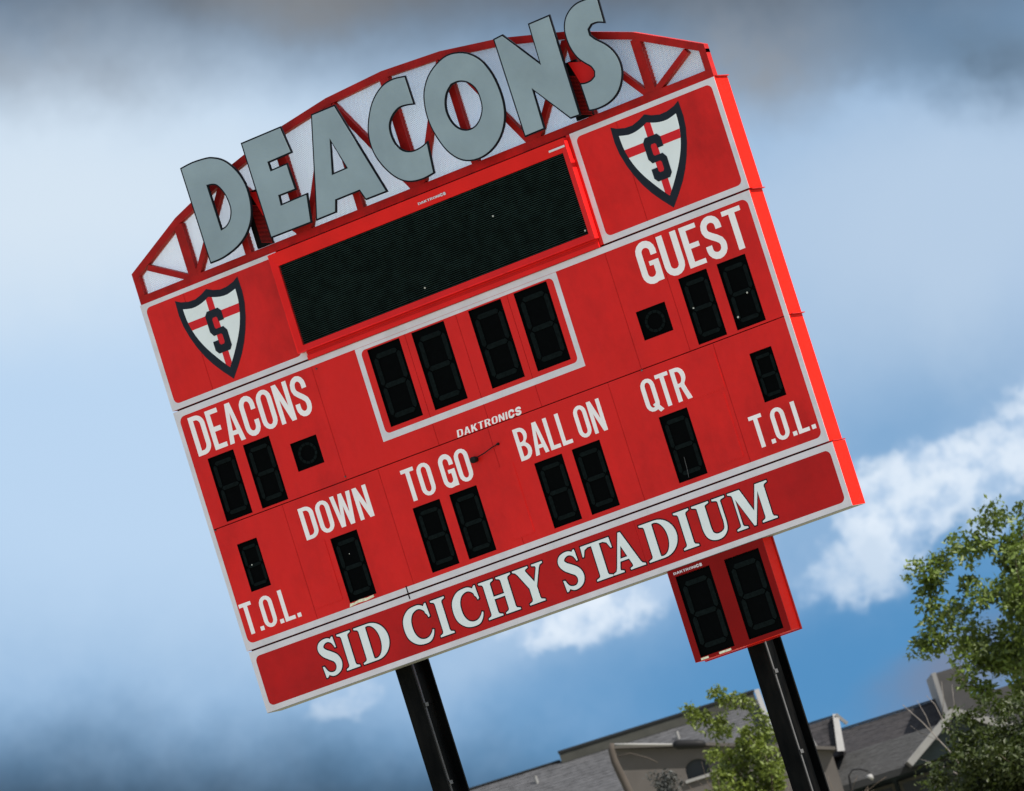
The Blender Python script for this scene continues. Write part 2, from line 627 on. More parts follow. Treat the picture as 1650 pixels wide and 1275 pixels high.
def arc(cx, cz, rx, rz, a0, a1, n=8):
    return [(cx+rx*math.cos(R(a0+(a1-a0)*k/n)), cz+rz*math.sin(R(a0+(a1-a0)*k/n))) for k in range(n+1)]


# ------------------------------------------------------------------ lettering
def sans(ch):
    """condensed bold capital, height 1: (width, [primitives])"""
    t = 0.135
    w = 0.45
    h = 0.115                       # horizontal stroke

    def loop(w_, i):
        return (arc(w_/2, 0.76, w_/2-i[0], 0.24-i[1], 0, 180)+arc(w_/2, 0.24, w_/2-i[0], 0.24-i[1], 180, 360))

    def path(pts):
        return ('strip', [(x, z, t) for x, z in pts])
    xl, xr = t/2, w-t/2
    A = (w-t)/2
    top = 0.24-h/2
    if ch in 'O':
        return w, [('poly', [loop(w, (0, 0)), loop(w, (t, h))[::-1]])]
    if ch == 'Q':
        return w, [('poly', [loop(w, (0, 0)), loop(w, (t, h))[::-1]]), ('poly', [[(0.22, 0.20), (0.40, -0.07), (0.53, -0.02), (0.34, 0.25)]])]
    if ch == 'D':
        o = [(0, 0), (0.2, 0)]+arc(0.2, 0.25, w-0.2, 0.25, -90, 0)+arc(0.2, 0.75, w-0.2, 0.25, 0, 90)+[(0, 1)]
        i = [(t, h), (0.2, h)]+arc(0.2, 0.25, w-0.2-t, 0.25-h, -90, 0)+arc(0.2, 0.75, w-0.2-t, 0.25-h, 0, 90)+[(t, 1-h)]
        return w, [('poly', [o, i[::-1]])]
    if ch == 'C':
        return w, [path([(xr, 0.63)]+arc(w/2, 0.76, A, top, 0, 180)+arc(w/2, 0.24, A, top, 180, 360)+[(xr, 0.37)])]
    if ch == 'G':
        return w, [path([(xr, 0.65)]+arc(w/2, 0.76, A, top, 0, 180)+arc(w/2, 0.24, A, top, 180, 345)),
                   ('poly', [rect(w-t, w, 0.0, 0.52)]), ('poly', [rect(0.23, w, 0.41, 0.52)])]
    if ch == 'U':
        return w, [path([(xl, 1), (xl, 0.6)]+arc(w/2, 0.23, A, top, 180, 360)+[(xr, 0.6), (xr, 1)])]
    if ch == 'S':
        c = [(xr, 0.67), (xr, 0.72)]+arc(w/2, 0.76, A, top, 0, 180)+[(xl, 0.70), (xl+0.03, 0.62), (w/2-0.05, 0.545), (w/2+0.05, 0.465), (xr-0.03, 0.385), (xr, 0.30)] \
            + arc(w/2, 0.24, A, top, 0, -180)+[(xl, 0.28), (xl, 0.34)]
        return w, [path(c)]
    if ch == 'E':
        return 0.38, [('poly', [[(0, 0), (0.38, 0), (0.38, h), (t, h), (t, 0.44), (0.34, 0.44), (0.34, 0.56), (t, 0.56), (t, 1-h), (0.37, 1-h), (0.37, 1), (0, 1)]])]
    if ch == 'A':
        return 0.48, [('poly', [[(0, 0), (t, 0), (0.163, 0.19), (0.317, 0.19), (0.345, 0), (0.48, 0), (0.315, 1), (0.165, 1)], [(0.18, 0.30), (0.24, 0.76), (0.30, 0.30)]])]
    if ch == 'N':
        return w, [('poly', [[(0, 0), (t-0.01, 0), (t-0.01, 0.60), (w-t, 0), (w, 0), (w, 1), (w-t+0.01, 1), (w-t+0.01, 0.40), (t, 1), (0, 1)]])]
    if ch == 'T':
        return 0.42, [('poly', [[(0.21-t/2, 0), (0.21+t/2, 0), (0.21+t/2, 1-h), (0.42, 1-h), (0.42, 1), (0, 1), (0, 1-h), (0.21-t/2, 1-h)]])]
    if ch == 'L':
        return 0.36, [('poly', [[(0, 0), (0.36, 0), (0.36, h), (t, h), (t, 1), (0, 1)]])]
    if ch == 'I':
        return t, [('poly', [rect(0, t, 0, 1)])]
    if ch == '.':
        return 0.13, [('poly', [rect(0, 0.13, 0, 0.13)])]
    if ch == 'W':
        return 0.66, [('poly', [[(0.11, 0), (0.25, 0), (0.33, 0.62), (0.41, 0), (0.55, 0), (0.66, 1), (0.53, 1), (0.475, 0.36), (0.39, 1), (0.27, 1), (0.185, 0.36), (0.13, 1), (0, 1)]])]
    if ch == 'K':
        return 0.46, [('poly', [[(0, 0), (t, 0), (t, 0.32), (0.19, 0.42), (0.31, 0), (0.46, 0), (0.285, 0.58), (0.45, 1), (0.30, 1), (t, 0.58), (t, 1), (0, 1)]])]
    if ch in 'RB':
        w = 0.46
        zb = 0.44
        if ch == 'R':
            o = [(0, 0), (t, 0), (t, zb-0.03), (0.20, zb-0.03), (0.31, 0), (w, 0), (0.335, zb+0.01)]+arc(0.2, 0.72, w-0.02-0.2, 0.28, -52, 90)+[(0, 1)]
            i = [(t, zb+0.08), (0.2, zb+0.08)]+arc(0.2, 0.70, 0.10, 0.18, -90, 90)+[(t, 1-h)]
            return w, [('poly', [o, i[::-1]])]
        o = [(0, 0), (0.2, 0)]+arc(0.2, 0.27, w-0.2, 0.27, -90, 62)+arc(0.2, 0.755, w-0.22, 0.245, -55, 90)+[(0, 1)]
        i1 = [(t, h), (0.2, h)]+arc(0.2, 0.275, 0.12, 0.16, -90, 90)+[(t, 0.435)]
        i2 = [(t, 0.56), (0.2, 0.56)]+arc(0.2, 0.7225, 0.11, 0.1625, -90, 90)+[(t, 0.885)]
        return w, [('poly', [o, i1[::-1], i2[::-1]])]
    raise KeyError(ch)


def serif(ch):
    """bold roman capital, height 1"""
    def istem(x, s0=0.0, s1=0.38, a=0.10, b=0.28):
        return [(x+s0, 0), (x+s1, 0), (x+s1, 0.04), (x+b+0.02, 0.075), (x+b, 0.12), (x+b, 0.88), (x+b+0.02, 0.925), (x+s1, 0.96), (x+s1, 1), (x+s0, 1), (x+s0, 0.96), (x+a-0.02, 0.925), (x+a, 0.88), (x+a, 0.12), (x+a-0.02, 0.075), (x+s0, 0.04)]
    if ch == 'I':
        return 0.38, [('poly', [istem(0)])]
    if ch == 'H':
        return 0.84, [('poly', [istem(0)]), ('poly', [istem(0.46)]), ('poly', [rect(0.20, 0.62, 0.47, 0.54)])]
    if ch == 'D':
        o = [(0, 0), (0.36, 0)]+arc(0.36, 0.5, 0.40, 0.5, -90, 90, 18)[1:]+[(0, 1), (0, 0.96), (0.08, 0.925), (0.10, 0.88), (0.10, 0.12), (0.08, 0.075), (0, 0.04)]
        i = [(0.28, 0.10), (0.29, 0.06), (0.34, 0.055)]+arc(0.34, 0.5, 0.22, 0.445, -85, 85, 14)+[(0.34, 0.945), (0.29, 0.94), (0.28, 0.90)]
        return 0.76, [('poly', [o, i[::-1]])]
    if ch == 'C':
        c = spline([(0.655, 0.62, 0.02), (0.65, 0.72, 0.05), (0.60, 0.86, 0.07), (0.50, 0.95, 0.08), (0.38, 0.955, 0.09), (0.24, 0.89, 0.14), (0.13, 0.72, 0.19), (0.10, 0.5, 0.20), (0.13, 0.28, 0.19),
                    (0.24, 0.11, 0.14), (0.38, 0.045, 0.10), (0.52, 0.06, 0.09), (0.62, 0.16, 0.06), (0.67, 0.27, 0.03)])
        return 0.68, [('strip', c), ('poly', [[(0.60, 0.74), (0.67, 0.64), (0.685, 0.64), (0.67, 1.0), (0.64, 1.0), (0.58, 0.92)]])]
    if ch == 'S':
        c = spline([(0.455, 0.70, 0.02), (0.435, 0.83, 0.05), (0.35, 0.935, 0.075), (0.24, 0.95, 0.09), (0.13, 0.885, 0.13), (0.095, 0.77, 0.155), (0.155, 0.645, 0.17), (0.27, 0.54, 0.18), (0.385, 0.43, 0.175),
                    (0.43, 0.29, 0.16), (0.40, 0.15, 0.13), (0.31, 0.06, 0.09), (0.2, 0.05, 0.08), (0.1, 0.13, 0.05), (0.045, 0.30, 0.02)])
        return 0.51, [('strip', c), ('poly', [[(0.40, 0.84), (0.455, 0.70), (0.475, 0.70), (0.46, 1.0), (0.43, 1.0), (0.37, 0.93)]]), ('poly', [[(0.03, 0.0), (0.06, 0.0), (0.14, 0.08), (0.09, 0.16), (0.035, 0.31), (0.015, 0.31)]])]
    if ch == 'T':
        return 0.68, [('poly', [[(0.15, 0), (0.53, 0), (0.53, 0.04), (0.45, 0.075), (0.43, 0.12), (0.43, 0.93), (0.52, 0.93), (0.60, 0.88), (0.655, 0.72), (0.68, 0.72), (0.67, 1), (0.01, 1), (0, 0.72), (0.025, 0.72), (0.08, 0.88), (0.16, 0.93), (0.25, 0.93), (0.25, 0.12), (0.23, 0.075), (0.15, 0.04)]])]
    if ch == 'A':
        o = [(-0.02, 0), (0.24, 0), (0.24, 0.04), (0.165, 0.075), (0.17, 0.13), (0.215, 0.29), (0.43, 0.29), (0.475, 0.12), (0.47, 0.07), (0.40, 0.04), (0.40, 0), (0.77, 0), (0.77, 0.04), (0.70, 0.08), (0.67, 0.14), (0.405, 1.02), (0.35, 1.02), (0.10, 0.16), (0.06, 0.07), (-0.02, 0.04)]
        return 0.75, [('poly', [o, [(0.235, 0.36), (0.325, 0.68), (0.41, 0.36)]])]
    if ch == 'U':
        c = spline([(0.19, 0.95, 0.18), (0.19, 0.6, 0.18), (0.19, 0.32, 0.18), (0.225, 0.15, 0.16), (0.33, 0.06, 0.12), (0.46, 0.065, 0.10), (0.565, 0.16, 0.07), (0.60, 0.33, 0.06), (0.60, 0.6, 0.06), (0.60, 0.96, 0.06)])
        return 0.74, [('strip', c), ('poly', [[(0, 1), (0, 0.96), (0.08, 0.925), (0.10, 0.9), (0.28, 0.9), (0.30, 0.925), (0.38, 0.96), (0.38, 1)]]), ('poly', [[(0.46, 1), (0.46, 0.96), (0.55, 0.93), (0.57, 0.9), (0.63, 0.9), (0.65, 0.93), (0.74, 0.96), (0.74, 1)]])]
    if ch == 'M':
        o = [(0, 0), (0.28, 0), (0.28, 0.04), (0.19, 0.075), (0.17, 0.12), (0.17, 0.80), (0.44, 0), (0.49, 0), (0.76, 0.82), (0.76, 0.12), (0.74, 0.075), (0.66, 0.04), (0.66, 0), (1.04, 0), (1.04, 0.04), (0.96, 0.075), (0.94, 0.12), (0.94, 0.88), (0.96, 0.925), (1.04, 0.96), (1.04, 1), (0.74, 1), (0.54, 0.36), (0.33, 1), (0.02, 1), (0.02, 0.96), (0.10, 0.925), (0.12, 0.88), (0.12, 0.12), (0.10, 0.075), (0, 0.04)]
        return 1.04, [('poly', [o])]
    if ch == 'Y':
        o = [(0.18, 0), (0.56, 0), (0.56, 0.04), (0.48, 0.075), (0.46, 0.12), (0.46, 0.42), (0.63, 0.86), (0.67, 0.93), (0.74, 0.96), (0.74, 1), (0.48, 1), (0.48, 0.96), (0.56, 0.93), (0.565, 0.88), (0.44, 0.55), (0.30, 0.88), (0.305, 0.93), (0.38, 0.96), (0.38, 1), (0, 1), (0, 0.96), (0.06, 0.925), (0.10, 0.86), (0.28, 0.42), (0.28, 0.12), (0.26, 0.075), (0.18, 0.04)]
        return 0.74, [('poly', [o])]
    raise KeyError(ch)


def glyph_mb(prims, x0, sx, zb, sz, y, d, grow=0.0):
    """primitives scaled into place as a thin plate standing on the surface y"""
    mb = MB()
    for k, p in enumerate(prims):
        yf = y-d-0.0004*k
        if p[0] == 'poly':
            loops = []
            for li, l in enumerate(p[1]):
                q = ccw([(x0+a*sx, zb+b*sz) for a, b in l], li == 0)
                if grow:
                    q = offset_loop(q, grow)
                loops.append(q)
            mb.poly(loops, yf, y+0.001)
        else:
            sm = (sx+sz)/2 if abs(sx-sz) < 0.02 else sx
            q = [(x0+a*sx, zb+b*sz, w*sm+2*grow) for a, b, w in p[1]]
            if grow:
                for e, nb in ((0, 1), (-1, -2)):
                    dx, dz = q[e][0]-q[nb][0], q[e][1]-q[nb][1]
                    l = math.hypot(dx, dz)
                    q[e] = (q[e][0]+dx/l*grow, q[e][1]+dz/l*grow, q[e][2])
            mb.strip(q, yf, y+0.001)
    return mb


def word(text, x0, x1, zb, zt, y, parent, material='white_vinyl', gap=0.075, space=0.20, slant=0.0, d=0.0015):
    """bold condensed word fitted between x0 and x1"""
    tot = 0
    items = []
    for i, ch in enumerate(text):
        if ch == ' ':
            tot += space
            continue
        w, pr = sans(ch)
        items.append((tot, pr))
        tot += w+(gap if ch != '.' else gap*0.7)
    tot -= gap
    sx = (x1-x0)/tot
    for off, pr in items:
        mb = glyph_mb(pr, x0+off*sx, sx, zb, zt-zb, y, d)
        if slant:
            for v in mb.v:
                v.x += (v.z-zb)*slant
        mb.build('letter', material, parent, dz=Z0)


# ------------------------------------------------------------------ setting: ground
gm = MB()
gs = 3200.0
gm.add([(-gs, -gs, 0), (gs, -gs, 0), (gs, gs, 0), (-gs, gs, 0)], [(0, 1, 2, 3)])
tag(gm.build('ground', 'dry_turf'), kind='structure')

# ------------------------------------------------------------------ scoreboard
W = 7.30
board = empty('scoreboard', (3.65, 0.45, 0))
tag(board, 'large red stadium scoreboard with silver arched DEACONS letters on two black posts', 'scoreboard')

# posts: wide-flange beams behind the cabinets
for px_ in (1.583, 5.640):
    b = MB()
    fwid, t, y0, y1 = 0.20, 0.024, 0.315, 0.70
    b.box(px_-fwid/2, px_+fwid/2, y0, y0+t, -Z0-0.5, 0.0)
    b.box(px_-fwid/2, px_+fwid/2, y1-t, y1, -Z0-0.5, 0.0)
    b.box(px_-0.012, px_+0.012, y0+t, y1-t, -Z0-0.5, 0.0)
    po = b.build('post', 'post_black', board, dz=Z0)
    # conduit clipped to the web
    c = MB().tube([(px_+0.05, y0+0.10, Z0-4.45-k*0.9) for k in range(7)], [0.022]*7, 8)
    c.build('conduit', 'galvanised', po, smooth=True)
    for k in range(5):
        MB().box(px_+0.013, px_+0.085, y0+0.07, y0+0.135, -4.98-k*0.85, -4.94-k*0.85).build('clip', 'galvanised', po, dz=Z0)
    # splice plate under the cabinets
    MB().box(px_+0.013, px_+0.022, y0+0.05, y1-0.06, -4.95, -4.62).build('splice_plate', 'post_black', po, dz=Z0)

# cabinets (sheet-metal boxes) row by row
ROWS = {'top': (0.0, -1.177), 'upper': (-1.196, -2.504), 'lower': (-2.514, -3.836), 'name': (-3.854, -4.520)}
G = 0.0045


def cab(x0, x1, z1, z0, y1=0.285, material='red_side'):
    mb = MB().box(x0, x1, 0.026, y1, z0, z1)
    # turned-back edges that close the sheet panels to the box
    for q in ((x0, x0+0.004, z0, z1), (x1-0.004, x1, z0, z1), (x0+0.004, x1-0.004, z0, z0+0.004), (x0+0.004, x1-0.004, z1-0.004, z1)):
        mb.box(q[0], q[1], 0.008, 0.0255, q[2], q[3])
    return mb.build('cabinet', material, board, dz=Z0)


cab(0, 1.80, *ROWS['top'])
cab(5.50, W+0.012, *ROWS['top'])
MB().box(1.802, 5.498, 0.03, 0.27, -1.16, -0.004).build('cabinet', 'dark_gap', board, dz=Z0)
c1 = cab(0, W, *ROWS['upper'])
c2 = cab(0, W, *ROWS['lower'])
cab(0.018, W+0.028, *ROWS['name'])
MB().box(0.018, W+0.026, -0.002, 0.284, -4.5245, -4.5204).build('bottom_lip', 'trim_white', board, dz=Z0)
# dark back frame seen in the gaps between rows
MB().box(0.03, W-0.03, 0.05, 0.27, -4.5, -0.02).build('back_frame', 'dark_gap', board, dz=Z0)
# drip lips on the right-hand ends
for z in (0.004, -1.189, -2.509, -3.843):
    MB().box(W-0.16, W+0.034, 0.02, 0.29, z-0.005, z+0.004).build('lip', 'truss_red', board, dz=Z0)

# windows: x0, x1, z0(bottom), z1(top)
CLOCK = [(2.505, 2.915), (3.071, 3.484), (3.795, 4.204), (4.366, 4.776)]
WIN_U = [(a, b, -2.155, -1.318) for a, b in CLOCK] + [(a, a+0.342, -2.480, -1.785) for a in (0.240, 0.710, 6.230, 6.696)] + \
        [(1.269, 1.608, -2.251, -1.945), (5.654, 6.006, -2.246, -1.943)]
WIN_L = [(a, a+0.345, -3.726, -3.028) for a in (1.393, 2.457, 2.925, 3.998, 4.465, 5.538)] + [(0.276, 0.532, -3.264, -2.740), (6.742, 7.002, -3.256, -2.742)]


def panels(xs, z1, z0, wins, material='red_paint'):
    for a, b in zip(xs[:-1], xs[1:]):
        lo, hi = a+(G/2 if a > 0.01 else 0), b-(G/2 if b < W-0.02 else 0)
        hs = [rect(x0, x1, w0, w1)[::-1] for x0, x1, w0, w1 in wins if x0 > lo and x1 < hi]
        mb = MB().poly([rect(lo, hi, z0, z1)]+hs, 0.0, 0.0075)
        mb.build('panel', material, board, dz=Z0)


panels([0, 1.80, 2.99, 3.64, 4.285, 5.52, 6.115, W], ROWS['upper'][0], ROWS['upper'][1], WIN_U)
panels([0, 0.955, 2.20, 3.60, 5.10, 6.385, W], ROWS['lower'][0], ROWS['lower'][1], WIN_L)
panels([0, 0.56, 1.80], ROWS['top'][0], ROWS['top'][1], [])
for a, b in ((5.50, 6.10), (6.10, W+0.012)):
    MB().poly([rect(a+(G/2 if a > 6 else 0), b-(G/2 if b < 7 else 0), ROWS['top'][1], ROWS['top'][0])], 0.0, 0.0075).build('panel', 'red_paint', board, dz=Z0)
for a, b in ((0.018, 2.45), (2.45, 4.9), (4.9, W+0.028)):
    MB().poly([rect(a+(0.001 if a > 1 else 0), b-(0.001 if b < 7 else 0), ROWS['name'][1], ROWS['name'][0])], 0.0, 0.0075).build('panel', 'red_banner', board, dz=Z0)

# access doors and patch sheets on the lower row
for (x0, x1, z0, z1) in ((3.475, 3.765, -3.690, -2.940), (6.030, 6.332, -3.692, -3.015), (0.965, 1.325, -3.665, -3.010), (5.56, 6.37, -2.975, -2.600)):
    MB().poly([rrect(x0, x1, z0, z1, 0.012, 3)], -0.005, 0.001).build('access_door', 'red_paint', board, dz=Z0)

# pale grey borders with rounded inner corners
FR = -0.0022


def border(o, i, r=0.05):
    MB().poly([rect(*o), rrect(*i, r)[::-1]], FR, 0.0006).build('border', 'white_stripe', board, dz=Z0)


border((0, 1.80, -1.177, 0.0), (0.058, 1.742, -1.118, -0.048), 0.06)
border((5.545, W+0.012, -1.177, 0.0), (5.603, W-0.046, -1.118, -0.055), 0.06)
border((0, W, -3.836, -1.197), (0.052, W-0.055, -3.772, -1.262), 0.07)
border((0.018, W+0.028, -4.520, -3.855), (0.076, W-0.030, -4.462, -3.918), 0.06)
border((2.365, 4.915, -2.272, -1.265), (2.425, 4.855, -2.205, -1.300), 0.055)

# ------------------------------------------------------------------ number windows
CACHE = {}


def hexseg(cx, cz, l, t, horiz, k=0.48):
    h = l/2
    a = t*k
    if horiz:
        return [(cx-h, cz), (cx-h+a, cz-t/2), (cx+h-a, cz-t/2), (cx+h, cz), (cx+h-a, cz+t/2), (cx-h+a, cz+t/2)]
    return [(cx, cz-h), (cx+t/2, cz-h+a), (cx+t/2, cz+h-a), (cx, cz+h), (cx-t/2, cz+h-a), (cx-t/2, cz-h+a)]


def digit(x0, x1, z0, z1, parent, depth=0.022, yface=0.0):
    w, h = round(x1-x0, 2), round(z1-z0, 2)
    key = (w, h, depth)
    if key not in CACHE:
        # open black tray: back plate and four reveals
        b = MB()
        e = 0.001
        X0, X1, A0, A1 = -w/2+e, w/2-e, e, h-e
        b.box(X0, X1, depth-0.003, depth, A0, A1)
        t = 0.004
        b.box(X0, X0+t, -0.001, depth-0.0031, A0, A1)
        b.box(X1-t, X1, -0.001, depth-0.0031, A0, A1)
        b.box(X0+t, X1-t, -0.001, depth-0.0031, A0, A0+t)
        b.box(X0+t, X1-t, -0.001, depth-0.0031, A1-t, A1)
        tray = b.mesh('window_tray', 'digit_black')
        segs = []
        mx, mz = w*0.085, h*0.085
        tk = w*0.125
        iw, ih = w-2*mx-tk, h*0.885-mz+0.0-tk*0.55
        L = iw*0.93
        V = ih/2*0.93
        c0 = mz+tk/2
        for (cx, cz, l, hz) in ((0, c0, L, True), (0, c0+ih/2, L, True), (0, c0+ih, L, True),
                                (-iw/2, c0+ih/4, V, False), (iw/2, c0+ih/4, V, False), (-iw/2, c0+ih*0.75, V, False), (iw/2, c0+ih*0.75, V, False)):
            mb = MB().poly([hexseg(0, 0, l, tk, hz)], depth-0.012, depth-0.0032)
            segs.append((cx, cz, mb.mesh('segment', 'segment_grey')))
        CACHE[key] = (tray, segs)
    tray, segs = CACHE[key]
    o = Vector(((x0+x1)/2, yface, z0+Z0))
    d = place('digit_window', tray, o, parent)
    for cx, cz, me in segs:
        place('segment', me, o+Vector((cx, 0, cz)), d)
    return d


for a in WIN_U[:8]+WIN_L:
    digit(*a, board)
for (x0, x1, z0, z1) in WIN_U[8:]:
    w, h = x1-x0, z1-z0
    b = MB()
    b.box(x0+0.001, x1-0.001, 0.019, 0.022, z0+0.001, z1-0.001)
    for q in ((x0+0.001, x0+0.005, z0+0.001, z1-0.001), (x1-0.005, x1-0.001, z0+0.001, z1-0.001), (x0+0.005, x1-0.005, z0+0.001, z0+0.005), (x0+0.005, x1-0.005, z1-0.005, z1-0.001)):
        b.box(q[0], q[1], -0.001, 0.0189, q[2], q[3])
    d = b.build('possession_window', 'digit_black', board, dz=Z0)
    cx, cz = (x0+x1)/2, (z0+z1)/2
    for k in range(12):
        a0, a1 = k*30+2, k*30+28
        pts = arc(cx, cz, 0.118, 0.112, a0, a1, 3)+arc(cx, cz, 0.088, 0.083, a1, a0, 3)
        MB().poly([ccw(pts)], 0.010, 0.0188).build('segment', 'segment_grey', d, dz=Z0)

# a few small pale flecks in the windows
for (x, z, s) in ((0.374, -2.995, .010), (6.294, -2.11, .011), (6.926, -2.156, .012), (6.744, -2.354, .013), (1.56, -3.24, .006)):
    MB().poly([[(x+s*math.cos(R(60*k))*random.uniform(.7, 1), z+s*math.sin(R(60*k))*random.uniform(.7, 1)) for k in range(6)]], 0.006, 0.0105).build('fleck', 'fleck', board, dz=Z0)
MB().poly([[(5.675, -3.49), (5.679, -3.49), (5.672, -3.60), (5.662, -3.70), (5.657, -3.70), (5.668, -3.60)]], 0.005, 0.0095).build('scratch', 'galvanised', board, dz=Z0)

# ------------------------------------------------------------------ message display
dsp = MB()
X0, X1, ZB, ZT = 1.742, 5.512, -1.100, -0.022       # outer frame
x0, x1, zb, zt = 1.814, 5.440, -1.030, -0.160       # screen
yo, yi = -0.085, -0.055
o4 = [(X0, ZB), (X1, ZB), (X1, ZT), (X0, ZT)]
i4 = [(x0, zb), (x1, zb), (x1, zt), (x0, zt)]
vs = [(p[0], yo, p[1]) for p in o4]+[(p[0], yi, p[1]) for p in i4]+[(p[0], 0.03, p[1]) for p in o4]+[(p[0], -0.02, p[1]) for p in i4]
fs = []
for k in range(4):
    j = (k+1) % 4
    fs += [(k, j, 4+j, 4+k), (8+k, 8+j, j, k), (4+k, 4+j, 12+j, 12+k)]
dsp.add(vs, fs)
disp = dsp.build('display_frame', 'red_frame', board, dz=Z0)
MB().box(x0-0.02, x1+0.02, -0.0195, 0.0, zb-0.02, zt+0.02).build('screen', 'led_back', disp, dz=Z0)
lv = MB()
n = 41
ph = (zt-zb)/n
for k in range(n):
    z = zb+ph*(k+0.5)
    lv.add([(x0+0.001, -0.0197, z+ph*0.30), (x1-0.001, -0.0197, z+ph*0.30), (x1-0.001, -0.047, z-ph*0.05), (x0+0.001, -0.047, z-ph*0.05),
            (x0+0.001, -0.045, z-ph*0.22), (x1-0.001, -0.045, z-ph*0.22), (x1-0.001, -0.0197, z+ph*0.12), (x0+0.001, -0.0197, z+ph*0.12)],
           [(0, 3, 2, 1), (3, 4, 5, 2), (4, 7, 6, 5)])
tag(lv.build('louvres', 'louvre_black', disp, dz=Z0), kind='stuff')
for (x, z) in ((3.418, -0.935), (4.44, -0.50), (5.41, -0.985)):
    MB().poly([[(x+.010*math.cos(R(60*k)), z+.010*math.sin(R(60*k))) for k in range(6)]], -0.052, -0.046).build('fleck', 'fleck', disp, dz=Z0)
# rail of three slats under the display
for k, (a, b_, y) in enumerate(((-1.1025, -1.118, -0.016), (-1.121, -1.138, -0.010), (-1.142, -1.192, -0.022))):
    MB().box(1.805 if k < 2 else 1.802, 5.495, y, 0.029, b_, a).build('rail', 'red_frame', board, dz=Z0)
word('DAKTRONICS', 3.655, 4.005, -0.114, -0.089, yo+0.0115, disp, 'white_stripe', d=0.004, gap=0.06)
MB().poly([rect(5.300, 5.505, -0.113, -0.092)], yo+0.007, yo+0.02).build('sticker', 'white_stripe', disp, dz=Z0)

# ------------------------------------------------------------------ words
word('DEACONS', 0.150, 1.668, -1.728, -1.303, 0.0, board)
word('GUEST', 5.852, 7.140, -1.728, -1.303, 0.0, board)
word('DOWN', 1.118, 1.998, -2.958, -2.615, 0.0, board)
word('TO GO', 2.446, 3.282, -2.962, -2.615, 0.0, board)
word('BALL ON', 3.868, 4.942, -2.962, -2.625, 0.0, board)
word('QTR', 5.445, 5.985, -2.955, -2.612, -0.005, board)
word('T.O.L.', 0.068, 0.775, -3.684, -3.345, 0.0, board)
word('T.O.L.', 6.506, 7.202, -3.672, -3.338, 0.0, board)
word('DAKTRONICS', 3.230, 4.036, -2.501, -2.427, 0.0, board, gap=0.09, slant=0.18)

for ch, a, b_ in (('S', .838, 1.088), ('I', 1.118, 1.288), ('D', 1.338, 1.722), ('C', 1.930, 2.272), ('I', 2.326, 2.500), ('C', 2.556, 2.898), ('H', 2.938, 3.338), ('Y', 3.366, 3.738),
                  ('S', 3.906, 4.166), ('T', 4.214, 4.572), ('A', 4.510, 4.884), ('D', 4.940, 5.336), ('I', 5.362, 5.544), ('U', 5.584, 5.980), ('M', 6.010, 6.490)):
    w, pr = serif(ch)
    sx = (b_-a)/w
    zb_, zt_ = -4.384, -3.992
    L = glyph_mb(pr, a, sx, zb_, zt_-zb_, -0.0020, 0.0022).build('letter', 'pale_vinyl', board, dz=Z0)
    glyph_mb(pr, a, sx, zb_, zt_-zb_, 0.0, 0.0012, grow=0.013).build('outline', 'black_edge', L, dz=Z0)

# ------------------------------------------------------------------ shields
SH_O = [(6.018, -0.093), (6.085, -0.128), (6.178, -0.152), (6.268, -0.155), (6.352, -0.131), (6.432, -0.095), (6.508, -0.131), (6.597, -0.155), (6.687, -0.152), (6.780, -0.128), (6.847, -0.093), (6.852, -0.255), (6.838, -0.378), (6.799, -0.520), (6.750, -0.644), (6.690, -0.762), (6.622, -0.868), (6.535, -0.975), (6.432, -1.088), (6.330, -0.975), (6.243, -0.868), (6.174, -0.762), (6.114, -0.644), (6.065, -0.520), (6.026, -0.378), (6.012, -0.255)]
SH_I = [(6.085, -0.206), (6.194, -0.231), (6.290, -0.226), (6.372, -0.205), (6.432, -0.182), (6.492, -0.205), (6.574, -0.226), (6.670, -0.231), (6.779, -0.206), (6.773, -0.325), (6.746, -0.455), (6.700, -0.575), (6.640, -0.685), (6.571, -0.785), (6.507, -0.870), (6.432, -0.960), (6.357, -0.870), (6.293, -0.785), (6.224, -0.685), (6.164, -0.575), (6.118, -0.455), (6.091, -0.325)]


def clip(l, axis, lim, keep_less):
    """clip a loop by a line parallel to an axis"""
    out = []
    for i in range(len(l)):
        a, b_ = l[i-1], l[i]
        ia = (a[axis] <= lim) == keep_less
        ib = (b_[axis] <= lim) == keep_less
        if ia != ib:
            t = (lim-a[axis])/(b_[axis]-a[axis])
            out.append((a[0]+(b_[0]-a[0])*t, a[1]+(b_[1]-a[1])*t))
        if ib:
            out.append(b_)
    return out


